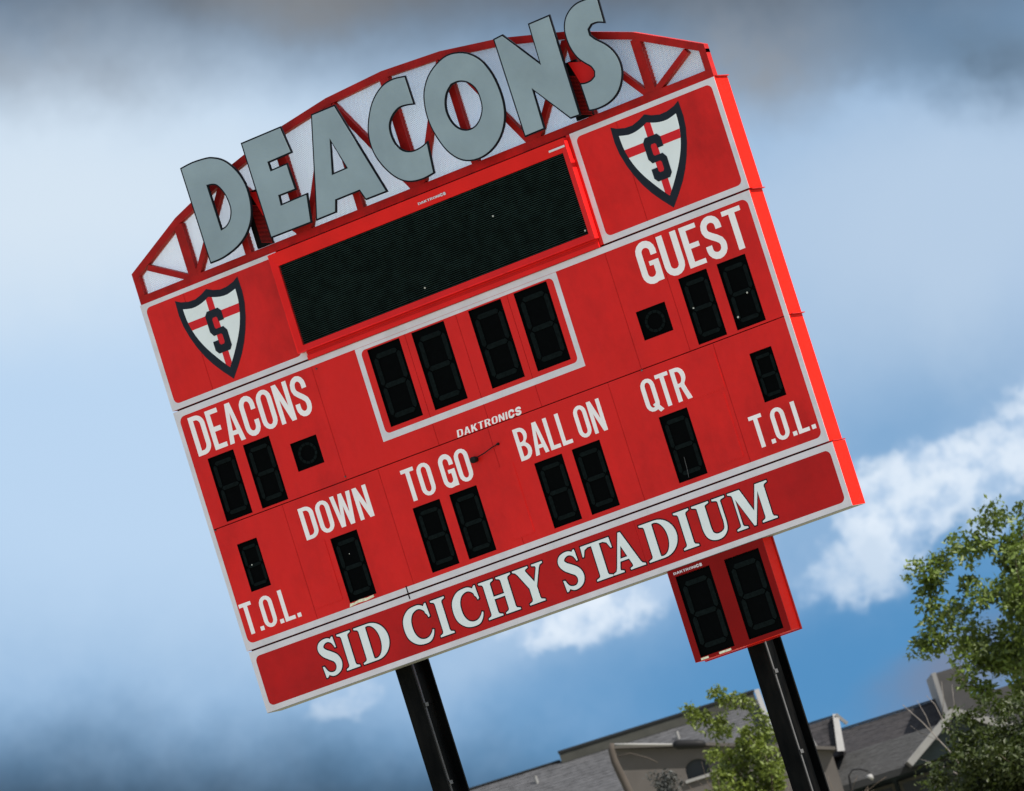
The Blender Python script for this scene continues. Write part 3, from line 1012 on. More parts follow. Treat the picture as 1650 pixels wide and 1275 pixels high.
BLOCK_S = [(0.16, 0), (0.84, 0), (1, 0.09), (1, 0.45), (0.84, 0.56), (0.40, 0.56), (0.34, 0.60), (0.34, 0.78), (0.40, 0.82), (0.60, 0.82), (0.66, 0.78), (0.66, 0.70), (1, 0.70), (1, 0.91), (0.84, 1), (0.16, 1), (0, 0.91), (0, 0.53), (0.16, 0.42),
           (0.60, 0.42), (0.66, 0.38), (0.66, 0.22), (0.60, 0.18), (0.40, 0.18), (0.34, 0.22), (0.34, 0.30), (0, 0.30), (0, 0.09)]
for dx in (0.0, 0.850-6.432):
    def sh(l):
        return ccw([(a+dx, b_) for a, b_ in l])
    base = MB().poly([sh(SH_O)], -0.0024, 0.0008).build('shield', 'navy_vinyl', board, dz=Z0)
    inner = smooth_closed(SH_I, 2)
    MB().poly([sh(inner)], -0.0040, -0.0010).build('field', 'pale_vinyl', base, dz=Z0)
    vb = clip(clip(inner, 0, 6.432-0.040, False), 0, 6.432+0.040, True)
    MB().poly([sh(vb)], -0.0056, -0.0020).build('cross_bar', 'cross_red', base, dz=Z0)
    hb = clip(clip(inner, 1, -0.452, False), 1, -0.362, True)
    for lo, hi in ((None, 6.3915), (6.4725, None)):
        q = clip(hb, 0, hi, True) if lo is None else clip(hb, 0, lo, False)
        MB().poly([sh(q)], -0.0056, -0.0020).build('cross_bar', 'cross_red', base, dz=Z0)
    MB().poly([sh([(6.324+a*0.212, -0.786+b_*0.462) for a, b_ in BLOCK_S])], -0.0076, -0.0030).build('letter', 'navy_vinyl', base, dz=Z0)

# ------------------------------------------------------------------ small fittings
kn = MB().tube([(3.36, 0.0, Z0-2.777), (3.36, -0.03, Z0-2.777), (3.36, -0.075, Z0-2.780), (3.36, -0.085, Z0-2.780)], [0.030, 0.034, 0.034, 0.018], 12).build('cable_knob', 'lamp_black', board, smooth=True)
MB().tube([(3.385, -0.05, Z0-2.770), (3.50, -0.045, Z0-2.752), (3.60, -0.03, Z0-2.722), (3.665, -0.006, Z0-2.708)], [0.006]*4, 6).build('cable', 'lamp_black', kn)
MB().tube([(3.665, 0.0, Z0-2.708), (3.665, -0.02, Z0-2.708)], [0.016, 0.012], 8).build('gland', 'lamp_black', kn)
mb = MB()
mb.poly([[(1.380, -3.768), (1.50, -3.756), (1.60, -3.762), (1.700, -3.752), (1.700, -3.728), (1.62, -3.734), (1.52, -3.726), (1.44, -3.738), (1.395, -3.733)]], -0.0060, -0.0023)
mb.build('torn_sticker', 'sticker', board, dz=Z0)
MB().box(2.098, 2.112, -0.004, 0.0, -3.90, -3.76).build('drip_stain', 'dark_gap', board, dz=Z0)
# loose bolts along the seams
for x, z in ((1.855, -1.306), (0.075, -2.52), (5.52, -2.52), (1.80, -2.47)):
    MB().tube([(x, 0.0, Z0+z), (x, -0.012, Z0+z)], [0.010, 0.008], 6).build('bolt', 'galvanised', board)

# ------------------------------------------------------------------ arched truss
TY0, TY1 = 0.025, 0.115
ARC = [(0, 0.350), (0.73, 0.735), (1.46, 1.000), (2.19, 1.190), (2.92, 1.305), (3.65, 1.345)]
ARC = ARC+[(W-a, b_) for a, b_ in ARC[-2::-1]]


def arcz(x):
    for (a, za), (b_, zb_) in zip(ARC[:-1], ARC[1:]):
        if a <= x <= b_:
            return za+(zb_-za)*(x-a)/(b_-a)
    return ARC[0][1]


cw = 0.078
arch = empty('arch_truss', (3.65, 0.07, Z0))
arch.parent = board
arch.location = Vector((3.65, 0.07, Z0))-ORG[board.name]


def mitre(poly, w):
    """inner offset of the open polyline downwards"""
    out = []
    for i, p in enumerate(poly):
        a = Vector(poly[max(0, i-1)])
        b_ = Vector(poly[min(len(poly)-1, i+1)])
        d = (b_-a).normalized()
        nn = Vector((d.y, -d.x))
        out.append((p[0]+nn.x*w, p[1]+nn.y*w))
    return out


inn = mitre(ARC, cw)
inn[0] = (0.0, inn[0][1]-0.02)
inn[-1] = (W, inn[-1][1]-0.02)
for k in range(10):
    mb = MB().poly([ccw([ARC[k], ARC[k+1], inn[k+1], inn[k]])], TY0, TY1)
    mb.build('top_chord', 'truss_red', arch, dz=Z0)
MB().box(0, W, TY0, TY1, 0.006, 0.092).build('bottom_chord', 'truss_red', arch, dz=Z0)
for x in (0.0, W-0.075):
    MB().box(x, x+0.075, TY0+0.001, TY1-0.001, 0.093, 0.30).build('end_post', 'truss_red', arch, dz=Z0)
for k in range(1, 10):
    x = 0.73*k
    wv = 0.105 if k % 2 else 0.075
    MB().box(x-wv/2, x+wv/2, TY0+0.002, TY1-0.002, 0.093, arcz(x)-cw*0.98).build('upright', 'truss_red', arch, dz=Z0)
dg = []
for k in (1, 3, 5, 7, 9):
    x = 0.73*k
    for s in (-1, 1):
        xt = x+s*0.73
        xt = min(max(xt, 0.17), W-0.17)
        dg.append(((x+s*0.05, 0.085), (xt-s*0.045, arcz(xt)-cw-0.01)))
for a, b_ in dg:
    MB().bar(a, b_, 0.062, TY0+0.004, TY1-0.004).build('diagonal', 'truss_red', arch, dz=Z0)
# white expanded-metal screen behind the bars
ms = MB()
pitch = 0.0165
tw = 0.0056
dirs = ((0.42, 1.0), (-0.42, 1.0))
for di, (dx, dz) in enumerate(dirs):
    l = math.hypot(dx, dz)
    dx, dz = dx/l, dz/l
    nn = int((W+1.2)/pitch)
    for k in range(nn):
        xs = -0.6+k*pitch
        # walk the wire up from the bottom chord to the arc
        seg = []
        for q in range(0, 29):
            z = 0.05+q*0.045
            x = xs+(z-0.05)*dx/dz
            if 0.03 < x < W-0.03 and z < arcz(x)-0.03:
                seg.append((x, z))
        if len(seg) >= 2:
            a, b_ = seg[0], seg[-1]
            hx = tw/2/dz
            y = TY1-0.020+0.004*di
            ms.add([(a[0]-hx, y, a[1]), (a[0]+hx, y-0.002, a[1]), (b_[0]+hx, y-0.002, b_[1]), (b_[0]-hx, y, b_[1])], [(0, 1, 2, 3)])
tag(ms.build('screen_mesh', 'mesh_white', arch, dz=Z0), kind='stuff')
# the post heads that come up behind the letters, boxed in with red perforated plate
for px_ in (1.700, 5.770):
    hb = MB().box(px_-0.09, px_+0.11, TY0-0.035, TY0-0.002, 0.094, 0.690).build('post_head', 'post_black', arch, dz=Z0)
    pl = MB()
    for k in range(34):
        z = 0.10+k*0.0145
        if z+0.05 < 0.56:
            pl.bar((px_-0.02, z+0.045), (px_+0.105, z), 0.0045, TY0-0.040, TY0-0.0352)
    tag(pl.build('perforated_plate', 'truss_red', hb, dz=Z0), kind='stuff')
    MB().poly([ccw([(px_+0.02, 0.685), (px_+0.31, 0.60), (px_+0.31, 0.40), (px_+0.10, 0.40), (px_+0.06, 0.55)])], TY0-0.048, TY0-0.041).build('gusset', 'red_frame', hb, dz=Z0)

# ------------------------------------------------------------------ DEACONS letters
BIG = {
'D': [[(1.069, 1.178), (1.238, 1.191), (1.421, 1.177), (1.496, 1.154), (1.575, 1.113), (1.653, 1.043), (1.74, 0.913), (1.786, 0.758), (1.786, 0.601), (1.755, 0.463), (1.698, 0.352), (1.596, 0.247), (1.465, 0.173), (1.313, 0.13), (1.203, 0.115), (1.078, 0.115)], [(1.335, 0.889), (1.398, 0.878), (1.447, 0.844), (1.493, 0.753), (1.513, 0.65), (1.508, 0.56), (1.466, 0.48), (1.404, 0.431), (1.341, 0.417)]],
'E': [[(1.872, 1.180), (2.397, 1.184), (2.437, 0.879), (2.132, 0.873), (2.133, 0.798), (2.34, 0.801), (2.351, 0.502), (2.136, 0.505), (2.13, 0.423), (2.466, 0.429), (2.41, 0.120), (1.878, 0.126)]],
'A': [[(2.788, 1.178), (3.094, 1.179), (3.391, 0.125), (3.109, 0.128), (3.07, 0.24), (2.773, 0.239), (2.729, 0.122), (2.465, 0.121), (2.543, 0.366), (2.651, 0.726)], [(2.919, 0.836), (3.002, 0.523), (2.833, 0.520)]],
'C': [[(4.001, 1.178), (3.861, 1.199), (3.722, 1.182), (3.598, 1.116), (3.493, 1.012), (3.402, 0.855), (3.362, 0.717), (3.362, 0.566), (3.407, 0.419), (3.488, 0.278), (3.584, 0.179), (3.696, 0.124), (3.843, 0.106), (3.986, 0.122), (4.022, 0.461), (3.919, 0.431), (3.808, 0.429), (3.714, 0.471), (3.656, 0.555), (3.638, 0.656), (3.649, 0.746), (3.691, 0.811), (3.754, 0.86), (3.827, 0.886), (3.909, 0.881), (4.006, 0.859)]],
'O': [[(4.682, 1.195), (4.536, 1.213), (4.389, 1.171), (4.252, 1.085), (4.15, 0.951), (4.105, 0.798), (4.098, 0.631), (4.13, 0.467), (4.197, 0.293), (4.303, 0.163), (4.431, 0.098), (4.579, 0.087), (4.729, 0.128), (4.86, 0.218), (4.958, 0.351), (5.007, 0.502), (5.014, 0.667), (4.988, 0.845), (4.92, 1.012), (4.811, 1.131)], [(4.575, 0.904), (4.487, 0.903), (4.41, 0.842), (4.358, 0.747), (4.345, 0.64), (4.373, 0.532), (4.432, 0.456), (4.516, 0.417), (4.608, 0.424), (4.687, 0.479), (4.741, 0.567), (4.754, 0.674), (4.736, 0.778), (4.669, 0.863)]],
'N': [[(5.11, 1.181), (5.23, 1.190), (5.541, 0.778), (5.548, 1.191), (5.819, 1.194), (5.811, 0.116), (5.686, 0.120), (5.378, 0.53), (5.372, 0.121), (5.118, 0.119)]],
'S': [[(6.396, 0.893), (6.312, 0.926), (6.244, 0.929), (6.198, 0.897), (6.196, 0.844), (6.245, 0.781), (6.327, 0.704), (6.39, 0.614), (6.424, 0.512), (6.425, 0.404), (6.393, 0.308), (6.318, 0.203), (6.219, 0.139), (6.11, 0.111), (5.999, 0.108), (5.914, 0.122), (5.908, 0.427), (5.972, 0.411), (6.042, 0.414), (6.092, 0.438), (6.107, 0.48), (6.086, 0.535), (6.036, 0.587), (5.97, 0.67), (5.928, 0.781), (5.914, 0.894), (5.925, 1.0), (5.97, 1.092), (6.042, 1.157), (6.132, 1.196), (6.218, 1.204), (6.315, 1.199), (6.406, 1.185)]],
}
for ch, loops in BIG.items():
    ls = [ccw(smooth_closed(l, 3), i == 0) for i, l in enumerate(loops)]
    sign = empty('silver_letter', (sum(p[0] for p in loops[0])/len(loops[0]), -0.12, Z0+0.11))
    sign.parent = board
    sign.location = ORG[sign.name]-ORG[board.name]
    MB().poly(ls, -0.136, -0.115).build('black_edge', 'black_edge', sign, dz=Z0)
    MB().poly([offset_loop(l, -0.0165) for l in ls], -0.140, -0.1362).build('silver_face', 'silver_face', sign, dz=Z0)
    for x in {'D': (1.20,), 'E': (2.00, 2.22), 'A': (2.60, 3.20), 'C': (3.72,), 'O': (4.52,), 'N': (5.22, 5.72), 'S': (6.02,)}[ch]:
        MB().box(x-0.009, x+0.009, -0.1145, TY0-0.0005, 0.155, 0.190).build('bracket', 'black_edge', sign, dz=Z0)

# ------------------------------------------------------------------ play clock under the board
pc = empty('play_clock', (5.67, 0.12, Z0-5.495))
tag(pc, 'small red two-digit play clock box hung below the scoreboard on the right post', 'play clock')
PX0, PX1, PZ0, PZ1 = 5.092, 6.245, -5.492, -4.527
PW = [(5.168, 5.580, -5.458, -4.604), (5.758, 6.172, -5.448, -4.604)]
MB().poly([rect(PX0, PX1, PZ0, PZ1)]+[rect(*a)[::-1] for a in PW], 0.0, 0.0075).build('panel', 'red_clock_shaded', pc, dz=Z0)
mb = MB().box(PX0, PX1, 0.026, 0.215, PZ0, PZ1)
for q in ((PX0, PX0+0.004, PZ0, PZ1), (PX1-0.004, PX1, PZ0, PZ1), (PX0+0.004, PX1-0.004, PZ0, PZ0+0.004), (PX0+0.004, PX1-0.004, PZ1-0.004, PZ1)):
    mb.box(q[0], q[1], 0.008, 0.0255, q[2], q[3])
mb.build('cabinet', 'red_side', pc, dz=Z0)
for a in PW:
    digit(*a, pc)
MB().box(PX1, PX1+0.010, 0.20, 0.225, PZ0-0.012, PZ1+0.006).build('back_lip', 'truss_red', pc, dz=Z0)
MB().box(PX0-0.004, PX1+0.004, 0.21, 0.225, PZ0-0.014, PZ0-0.001).build('back_lip', 'truss_red', pc, dz=Z0)
for x in (5.30, 6.05):
    MB().box(x-0.03, x+0.03, 0.05, 0.20, PZ1+0.0003, -4.5250).build('hanger', 'truss_red', pc, dz=Z0)
MB().box(5.54, 5.74, 0.2255, 0.3145, -5.30, -5.22).build('bracket', 'post_black', pc, dz=Z0)
word('DAKTRONICS', 5.160, 5.505, -4.583, -4.558, 0.0, pc, 'white_stripe', d=0.003, gap=0.06)
for x0_, x1_ in ((5.165, 5.258), (5.385, 5.530)):
    MB().poly([rect(x0_, x1_, PZ0+0.004, PZ0+0.026)], -0.0015, 0.0005).build('sticker', 'sticker', pc, dz=Z0)

# ------------------------------------------------------------------ background (axes: x across the view, y away from the camera)
BG = R(29.608)
ex = Vector((math.cos(BG), math.sin(BG), 0))
ey = Vector((-math.sin(BG), math.cos(BG), 0))


def bgloc(x, d):
    p = CAM+ex*x+ey*d
    return (p.x, p.y, 0)


def bgroot(name, x, d):
    o = empty(name, bgloc(x, d), BG)
    ORG[o.name] = Vector((x, d, 0))      # children are given in (across, away, height)
    return o


def courses(xl, xr, yr, zr, ye, ze, step=0.145, jag=None):
    """shingle courses on a roof plane from ridge (yr, zr) to eave (ye, ze)"""
    mb = MB()
    L = math.hypot(ye-yr, ze-zr)
    nrow = int(L/step)
    dy, dz = (ye-yr)/L, (ze-zr)/L
    ny, nz = (dz, -dy) if -dy > 0 else (-dz, dy)
    for k in range(nrow):
        a = k*step
        b_ = (k+1)*step*1.0+0.03
        x = xl
        while x < xr:
            w = random.uniform(0.16, 0.34)
            x2 = min(xr, x+w)
            h = random.uniform(0.007, 0.013)
            pa = (yr+dy*a, zr+dz*a)
            pb = (yr+dy*b_, zr+dz*b_)
            mb.add([(x+0.004, pa[0]+ny*0.003, pa[1]+nz*0.003), (x2, pa[0]+ny*0.003, pa[1]+nz*0.003), (x2, pb[0]+ny*h, pb[1]+nz*h), (x+0.004, pb[0]+ny*h, pb[1]+nz*h), (x2, pb[0], pb[1]), (x+0.004, pb[0], pb[1])],
                   [(0, 3, 2, 1), (3, 5, 4, 2)])
            x = x2
    return mb


# --- long grey roofed building
gh = bgroot('grey_roofed_building', -3.0, 152.0)
tag(gh, 'long building with pale grey shingle roof and dark ridge band, partly behind the posts', 'building')
MB().box(-14.0, 3.25, 145.2, 159.0, 0.0, 4.6).build('wall', 'stucco_brown', gh)
roof = MB()
roof.add([(-14.4, 152, 7.80), (3.42, 152, 7.80), (3.42, 144.4, 4.20), (-14.4, 144.4, 4.20), (-14.4, 159.6, 4.20), (3.42, 159.6, 4.20)], [(0, 3, 2, 1), (0, 1, 5, 4), (3, 4, 5, 2), (1, 2, 5), (0, 4, 3)])
rf = roof.build('roof', 'roof_grey', gh)
tag(courses(-14.4, 3.42, 151.98, 7.805, 144.4, 4.215, 0.17).build('shingles', 'roof_grey', rf), kind='stuff')
MB().box(-1.50, 3.38, 151.80, 152.2, 7.74, 7.985).build('ridge_band', 'fascia_dark', rf)
MB().box(-1.52, 3.40, 151.77, 152.23, 7.987, 8.045).build('ridge_cap', 'fascia_edge', rf)
MB().box(-14.4, -1.53, 151.9, 152.1, 7.805, 7.845).build('ridge_cap', 'fascia_edge', rf)
mb = MB()
mb.add([(3.40, 151.6, 8.02), (3.52, 151.6, 8.02), (3.52, 144.3, 4.30), (3.40, 144.3, 4.30), (3.40, 151.6, 7.72), (3.52, 151.6, 7.72), (3.52, 144.3, 4.0), (3.40, 144.3, 4.0)], [(0, 3, 2, 1), (0, 4, 7, 3), (1, 2, 6, 5), (4, 5, 6, 7), (3, 7, 6, 2), (0, 1, 5, 4)])
mb.build('rake_board', 'trim_white', rf)
for x in (0.37, 1.33, -2.2):
    MB().tube([(x, 151.2, 7.4), (x, 151.2, 7.62)], [0.04, 0.04], 8).build('vent_pipe', 'trim_white', rf)

# --- beige gable with arched window in front of it
bh = bgroot('beige_gable_house', 0.9, 137.0)
tag(bh, 'beige stucco gable end with small arched dark window, behind the pale green tree', 'house')
wl_ = [(-0.20, 0.0), (4.2, 0.0), (4.2, 5.6), (2.35, 6.30), (1.05, 6.66), (-0.18, 7.02)]
ww = [(1.12, 5.93), (1.62, 5.93), (1.62, 6.10)]+arc(1.37, 6.10, 0.25, 0.20, 0, 180, 10)[1:]
MB().poly([ccw(wl_), ccw(ww, False)], 135.0, 139.0).build('wall', 'stucco_beige', bh)
pn = MB().poly([ccw(ww)], 135.10, 135.14).build('window', 'glass_dark', bh)
MB().box(1.05, 1.70, 134.93, 134.998, 5.86, 5.925).build('sill', 'trim_white', pn)
MB().bar((-0.18, 7.05), (1.74, 6.52), 0.05, 134.8, 139.2).build('coping', 'stucco_beige', bh)
MB().bar((1.745, 6.52), (4.3, 5.62), 0.07, 134.8, 139.2).build('coping', 'stucco_beige', bh)

# --- curved street lamp standing before the beige wall
sp = bgroot('street_lamp', -0.2, 131.0)
tag(sp, 'brown curved street lamp with a long arm and dark lamp head before the beige wall', 'street lamp')
k_ = 131.0/135.0


def lz(z):
    return 1.65+(z-1.65)*k_


MB().tube([(x*k_, 131.0, lz(z)) for x, z in ((-0.02, 0.0), (-0.05, 3.5), (-0.10, 5.6), (-0.19, 6.3), (-0.255, 6.75), (-0.25, 7.02), (-0.19, 7.15))], [0.10, 0.095, 0.09, 0.085, 0.078, 0.07, 0.05], 10).build('post', 'stucco_brown', sp, smooth=True)
MB().tube([(x*k_, 131.0, lz(z)) for x, z in ((-0.20, 7.12), (0.10, 7.03), (1.08, 6.72))], [0.030, 0.028, 0.026], 8).build('arm', 'trim_white', sp, smooth=True)
MB().tube([(x*k_, 131.0, lz(z)) for x, z in ((-0.24, 6.85), (0.10, 6.84), (0.45, 6.62), (0.60, 6.47))], [0.012]*4, 6).build('cable', 'stucco_brown', sp, smooth=True)
MB().tube([(x*k_, 131.0, lz(z)) for x, z in ((1.03, 6.735), (1.07, 6.722), (1.14, 6.70), (1.50, 6.595), (1.66, 6.55), (1.70, 6.535))], [0.04, 0.085, 0.105, 0.100, 0.085, 0.03], 12).build('lamp_head', 'lamp_black', sp, smooth=True)

# --- dark roofed house on the right
dh = bgroot('dark_roofed_house', 6.0, 141.0)
tag(dh, 'house with dark shingle roofs and white gable trim right of the post', 'house')
MB().box(3.9, 11.0, 138.2, 147.0, 0, 4.75).build('wall', 'siding_teal', dh)
up_ = MB()
up_.add([(3.6, 143.0, 6.20), (7.35, 143.0, 6.20), (7.35, 139.4, 4.9), (3.6, 139.4, 4.9), (3.6, 146.5, 4.9), (7.35, 146.5, 4.9)], [(0, 3, 2, 1), (0, 1, 5, 4), (3, 4, 5, 2), (1, 2, 5), (0, 4, 3)])
ur = up_.build('roof', 'roof_dark', dh)
tag(courses(3.6, 7.35, 142.98, 6.205, 140.4, 5.27, 0.16).build('shingles', 'roof_dark', ur), kind='stuff')
MB().box(3.55, 7.35, 142.9, 143.1, 6.215, 6.25).build('ridge_cap', 'fascia_edge', ur)
# cross gable with white trim
cg = MB()
cg.add([(3.2, 140.0, 6.44), (4.62, 140.0, 6.44), (4.62, 138.9, 5.55), (3.2, 138.9, 5.55), (3.2, 142.0, 5.6), (4.62, 142.0, 5.6)], [(0, 3, 2, 1), (0, 1, 5, 4), (3, 4, 5, 2), (1, 2, 5), (0, 4, 3)])
cgo = cg.build('cross_gable', 'roof_dark', dh)
tag(courses(3.2, 4.62, 139.98, 6.445, 138.9, 5.56, 0.15).build('shingles', 'roof_dark', cgo), kind='stuff')
MB().box(3.2, 4.66, 139.95, 140.05, 6.452, 6.485).build('ridge_cap', 'fascia_edge', cgo)
MB().add([(4.62, 139.7, 6.50), (4.74, 139.7, 6.46), (4.60, 138.7, 5.62), (4.44, 138.7, 5.66), (4.62, 139.9, 6.50), (4.74, 139.9, 6.46), (4.60, 138.9, 5.62), (4.44, 138.9, 5.66)],
         [(0, 3, 2, 1), (4, 5, 6, 7), (0, 1, 5, 4), (1, 2, 6, 5), (2, 3, 7, 6), (3, 0, 4, 7)]).build('rake_board', 'trim_white', cgo)
MB().bar((4.68, 6.47), (4.86, 6.20), 0.07, 139.6, 139.85).build('rake_board', 'trim_white', cgo)
# lower roof in front
lr = MB()
lr.add([(3.98, 140.6, 5.60), (8.0, 140.6, 5.60), (8.0, 137.2, 4.86), (4.15, 137.2, 4.86), (3.98, 140.6, 5.4), (8.0, 140.6, 5.4), (8.0, 137.2, 4.78), (4.15, 137.2, 4.78)], [(0, 3, 2, 1), (4, 5, 6, 7), (3, 7, 6, 2), (0, 4, 7, 3), (1, 2, 6, 5)])
lro = lr.build('roof', 'roof_mid', dh)
tag(courses(4.02, 8.0, 140.58, 5.602, 137.2, 4.868, 0.15).build('shingles', 'roof_mid', lro), kind='stuff')
MB().box(4.12, 8.0, 137.05, 137.195, 4.72, 4.86).build('gutter', 'fascia_edge', lro)
# small gable with white rake boards and teal wall
MB().poly([ccw([(5.80, 4.80), (6.95, 5.52), (8.10, 4.80)])], 136.2, 138.0).build('gable_wall', 'siding_teal', dh)
MB().bar((5.74, 4.86), (6.98, 5.66), 0.155, 135.8, 138.1).build('rake_board', 'trim_white', dh)
MB().bar((6.985, 5.64), (8.15, 4.90), 0.150, 135.8, 138.1).build('rake_board', 'trim_white', dh)
# chimney wall
ch_ = MB().box(7.12, 7.72, 141.0, 144.0, 4.8, 6.72).build('chimney', 'siding_grey', dh)
MB().box(7.02, 7.118, 140.9, 144.1, 4.8, 6.74).build('corner_board', 'trim_white', ch_)
MB().box(7.74, 12.0, 141.5, 147.0, 0.0, 6.0).build('side_wall', 'siding_grey', dh)
# tan porch end with pale rake
MB().poly([ccw([(3.0, 0), (4.16, 0), (4.16, 4.92), (3.98, 5.52), (3.0, 5.9)])], 137.6, 138.15).build('porch_wall', 'stucco_tan', dh)
MB().bar((3.88, 6.22), (4.07, 5.56), 0.07, 137.2, 137.58).build('rake_board', 'trim_white', dh)
for x0_, x1_ in ((4.75, 5.30), (5.55, 6.10), (6.40, 7.10)):
    wv_ = MB().box(x0_, x1_, 138.10, 138.19, 3.2, 4.55).build('window', 'glass_dark', dh)
    for a, b_, c_, d_ in ((x0_-0.07, x0_-0.001, 3.13, 4.62), (x1_+0.001, x1_+0.07, 3.13, 4.62), (x0_, x1_, 3.13, 3.199), (x0_, x1_, 4.551, 4.62)):
        MB().box(a, b_, 138.06, 138.185, c_, d_).build('frame', 'fascia_dark', wv_)

# --- lamp with curved arm before the house
lp = bgroot('yard_lamp', 4.64, 130.0)
tag(lp, 'dark yard lamp with curved arm below the dark shingle roof', 'lamp')
MB().tube([(4.20, 130, 0), (4.20, 130, 4.6), (4.23, 130, 4.86), (4.33, 130, 4.95), (4.48, 130, 4.93), (4.62, 130, 4.84), (4.665, 130, 4.76)], [0.045, 0.03, 0.018, 0.016, 0.016, 0.016, 0.016], 8).build('arm', 'lamp_black', lp, smooth=True)
MB().tube([(4.665, 130, 4.76), (4.65, 130, 4.72), (4.61, 130, 4.68)], [0.03, 0.07, 0.09], 10).build('lamp_shade', 'trim_white', lp, smooth=True)


# ------------------------------------------------------------------ trees
def limb(mb, p, d, length, r, depth, tips, rng, spread=0.6):
    pts = [Vector(p)]
    rads = [r]
    d = Vector(d).normalized()
    nseg = 4
    for k in range(nseg):
        d = (d+Vector((rng.uniform(-1, 1), rng.uniform(-1, 1), rng.uniform(-0.4, 0.7)))*0.16).normalized()
        pts.append(pts[-1]+d*length/nseg)
        rads.append(r*(1-0.55*(k+1)/nseg))
    mb.tube(pts, rads, 7 if depth > 1 else 5)
    tips.append(pts[-1])
    if depth == 0:
        tips.append(pts[2])
        return
    for k in range(rng.choice((2, 3, 3)) if depth > 1 else 3):
        a = rng.uniform(0, 2*math.pi)
        nd = (d+Vector((math.cos(a), math.sin(a), rng.uniform(-0.15, 0.55)))*spread).normalized()
        q = pts[rng.choice((2, 3, 4))]
        limb(mb, q, nd, length*rng.uniform(0.55, 0.78), rads[3]*0.75, depth-1, tips, rng, spread)


def leafmesh(centres, per, rad, size, rng, squash=0.8):
    mb = MB()
    V, F = mb.v, mb.f
    for c in centres:
        rr_ = rad*rng.uniform(0.65, 1.3)
        for _ in range(int(per*rng.uniform(0.6, 1.35))):
            while True:
                q = Vector((rng.uniform(-1, 1), rng.uniform(-1, 1), rng.uniform(-1, 1)))
                if q.length < 1:
                    break
            q = Vector((q.x, q.y, q.z*squash))*rr_
            p = c+q
            s = size*rng.uniform(0.55, 1.25)
            d = Vector((rng.gauss(0, 1), rng.gauss(0, 1), rng.gauss(-0.35, 0.8)))
            d.normalize()
            n_ = Vector((rng.gauss(0, 0.7), rng.gauss(0, 0.7), rng.gauss(0.8, 0.6)))
            sd = d.cross(n_)
            if sd.length < 1e-3:
                continue
            sd.normalize()
            nn_ = sd.cross(d)
            b0 = len(V)
            V.extend((p, p+d*s*0.5+sd*s*0.26+nn_*s*0.06, p+d*s, p+d*s*0.5-sd*s*0.26+nn_*s*0.06))
            F.append((b0, b0+1, b0+2))
            F.append((b0, b0+2, b0+3))
    return mb


def tree(name, label, x, d, h, trunk_r, crown_c, crown_r, nclump, per, rad, size, leaf, seed, extra=(), trunk_h=None, group='trees by the houses'):
    rng = random.Random(seed)
    root = bgroot(name, x, d)
    tag(root, label, 'tree', group)
    tips = []
    tb = MB()
    th = trunk_h or h*0.4
    pts = [Vector((x, d, 0)), Vector((x+0.03, d, th*0.5)), Vector((x-0.02, d+0.05, th))]
    tb.tube(pts, [trunk_r, trunk_r*0.8, trunk_r*0.62], 9)
    for k in range(5):
        a = k*2*math.pi/5+rng.uniform(-0.4, 0.4)
        limb(tb, pts[-1]-Vector((0, 0, rng.uniform(0, th*0.25))), (math.cos(a)*0.8, math.sin(a)*0.8, rng.uniform(0.7, 1.5)), (h-th)*0.42, trunk_r*0.42, 2, tips, rng)
    limb(tb, pts[-1], (0, 0, 1), (h-th)*0.5, trunk_r*0.55, 2, tips, rng)
    tb.build('trunk', 'bark', root, smooth=True)
    cs = []
    cc = Vector(crown_c)
    for k in range(nclump):
        while True:
            q = Vector((rng.uniform(-1, 1), rng.uniform(-1, 1), rng.uniform(-1, 1)))
            if 0.25 < q.length < 1.0:
                break
        q *= 0.55+0.45*rng.random()**0.5
        cs.append(cc+Vector((q.x*crown_r[0], q.y*crown_r[1], q.z*crown_r[2])))
    cs += [t for t in tips if all(abs((t-cc)[i]) < crown_r[i]*1.02 for i in range(3))]
    cs += [Vector(e) for e in extra]
    leafmesh(cs, per, rad, size, rng).build('crown', leaf, root)
    return root


tree('ash_tree', 'tall dark green leafy tree at the right edge beside the grey chimney', 7.9, 110, 8.2, 0.16, (7.95, 110, 6.15), (2.1, 2.0, 1.65), 122, 110, 0.28, 0.128, 'leaf_dark', 11, trunk_h=3.2,
     extra=[(7.30, 109.6, 7.95), (7.15, 109.7, 7.80), (7.45, 110, 7.85), (6.65, 109.8, 7.62), (6.75, 109.8, 7.5), (6.25, 109.6, 7.42), (6.1, 109.5, 7.30), (5.82, 109.6, 7.38), (5.95, 109.6, 7.15), (5.88, 109.8, 7.0), (5.75, 109.6, 6.80),
            (5.95, 109.5, 6.55), (5.75, 109.4, 6.35), (5.55, 109.6, 6.20), (5.45, 109.6, 6.05), (5.75, 109.6, 6.05), (6.0, 109.6, 6.2), (6.1, 109.4, 5.75), (6.35, 109.4, 5.55), (6.6, 109.4, 5.4), (7.8, 109.6, 7.75), (8.2, 110, 7.9)]
     + [(6.45+0.13*k, 109.3+0.2*(k % 3), 5.55-0.05*(k % 5)) for k in range(11)])
tree('linden_tree', 'bushy olive green tree at the bottom right corner in front of the white gable', 6.0, 104, 4.9, 0.11, (6.3, 104, 3.5), (1.6, 1.3, 1.15), 150, 110, 0.24, 0.105, 'leaf_olive', 23, trunk_h=1.9,
     extra=[(5.35, 103.8, 4.55), (5.55, 103.6, 4.52), (5.85, 103.6, 4.62), (6.1, 103.6, 4.5), (6.45, 103.8, 4.45), (5.25, 103.6, 4.2), (5.05, 103.6, 3.95), (4.75, 103.6, 3.72), (5.0, 103.6, 3.5), (5.3, 103.4, 3.9)])
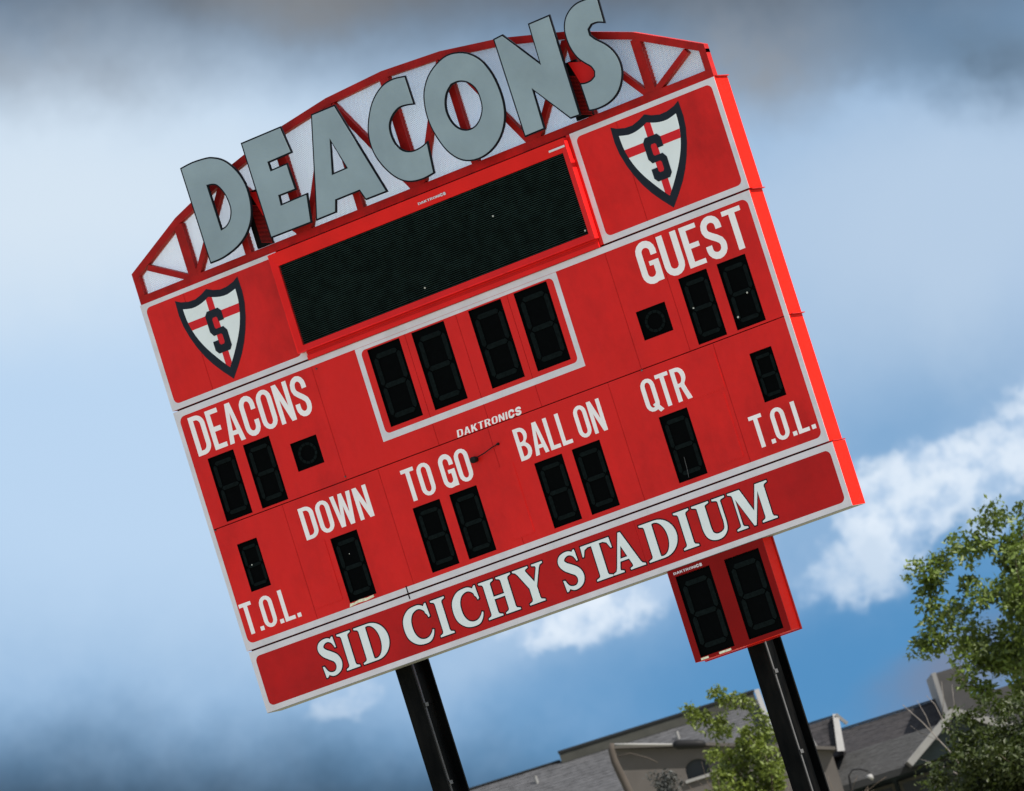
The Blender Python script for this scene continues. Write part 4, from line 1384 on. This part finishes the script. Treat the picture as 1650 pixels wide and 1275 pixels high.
tree('young_maple', 'light yellow-green young tree beside the right black post', 2.3, 120, 7.0, 0.09, (2.15, 120, 5.15), (0.78, 0.8, 1.35), 60, 70, 0.19, 0.115, 'leaf_light', 31, trunk_h=2.7,
     extra=[(2.02, 119.8, 6.85), (2.10, 119.8, 6.70), (2.18, 119.8, 6.55), (2.35, 119.8, 6.62), (2.50, 119.8, 6.50), (1.40, 119.8, 6.72), (1.47, 119.8, 6.55), (1.55, 119.8, 6.38), (1.70, 119.8, 6.25), (1.66, 119.8, 6.48), (1.90, 119.8, 6.35), (2.7, 119.8, 6.1), (2.75, 119.8, 5.8), (2.55, 119.8, 6.2)])
tree('grey_sapling', 'small grey-leaved sapling before the beige gable wall', 0.55, 126, 6.2, 0.05, (0.55, 126, 5.60), (0.30, 0.35, 0.50), 22, 34, 0.12, 0.085, 'leaf_grey', 41, trunk_h=3.6)
tree('low_shrub', 'low green shrub at the foot of the beige gable wall', 1.0, 122, 5.1, 0.05, (0.7, 122, 4.85), (0.85, 0.5, 0.42), 26, 50, 0.15, 0.085, 'leaf_olive', 43, trunk_h=2.6)

# bare tree with pale twigs in front of the dark roof
rng = random.Random(5)
bt = bgroot('bare_tree', 5.75, 115)
tag(bt, 'thin leafless tree with pale twigs in front of the dark shingle roof', 'tree', 'trees by the houses')
tb = MB()
tb.tube([(5.95, 115, 0), (5.93, 115, 2.2), (5.86, 115, 3.9)], [0.06, 0.045, 0.026], 8)
for e, rr_ in (([(5.88, 115, 3.6), (5.62, 115, 4.35), (5.30, 115, 5.02), (5.06, 115, 5.42)], 0.016), ([(5.42, 115, 4.80), (5.40, 115, 5.10), (5.33, 115, 5.42)], 0.010), ([(5.50, 115, 4.60), (5.20, 115, 4.85), (5.08, 115, 5.02)], 0.008),
               ([(5.86, 115, 3.9), (5.72, 115, 4.6), (5.62, 115, 5.25), (5.52, 115, 5.45)], 0.013), ([(5.66, 115, 4.95), (5.80, 115, 5.3), (5.86, 115, 5.62)], 0.009), ([(5.86, 115, 3.7), (5.40, 115, 4.15), (5.05, 115, 4.40)], 0.010), ([(5.70, 115, 4.7), (5.95, 115, 5.15), (6.02, 115, 5.5)], 0.009)):
    tb.tube(e, [rr_*(1-0.6*i/(len(e)-1)) for i in range(len(e))], 5)
tb.build('trunk', 'twig_grey', bt, smooth=True)
print('objects', len(bpy.data.objects))
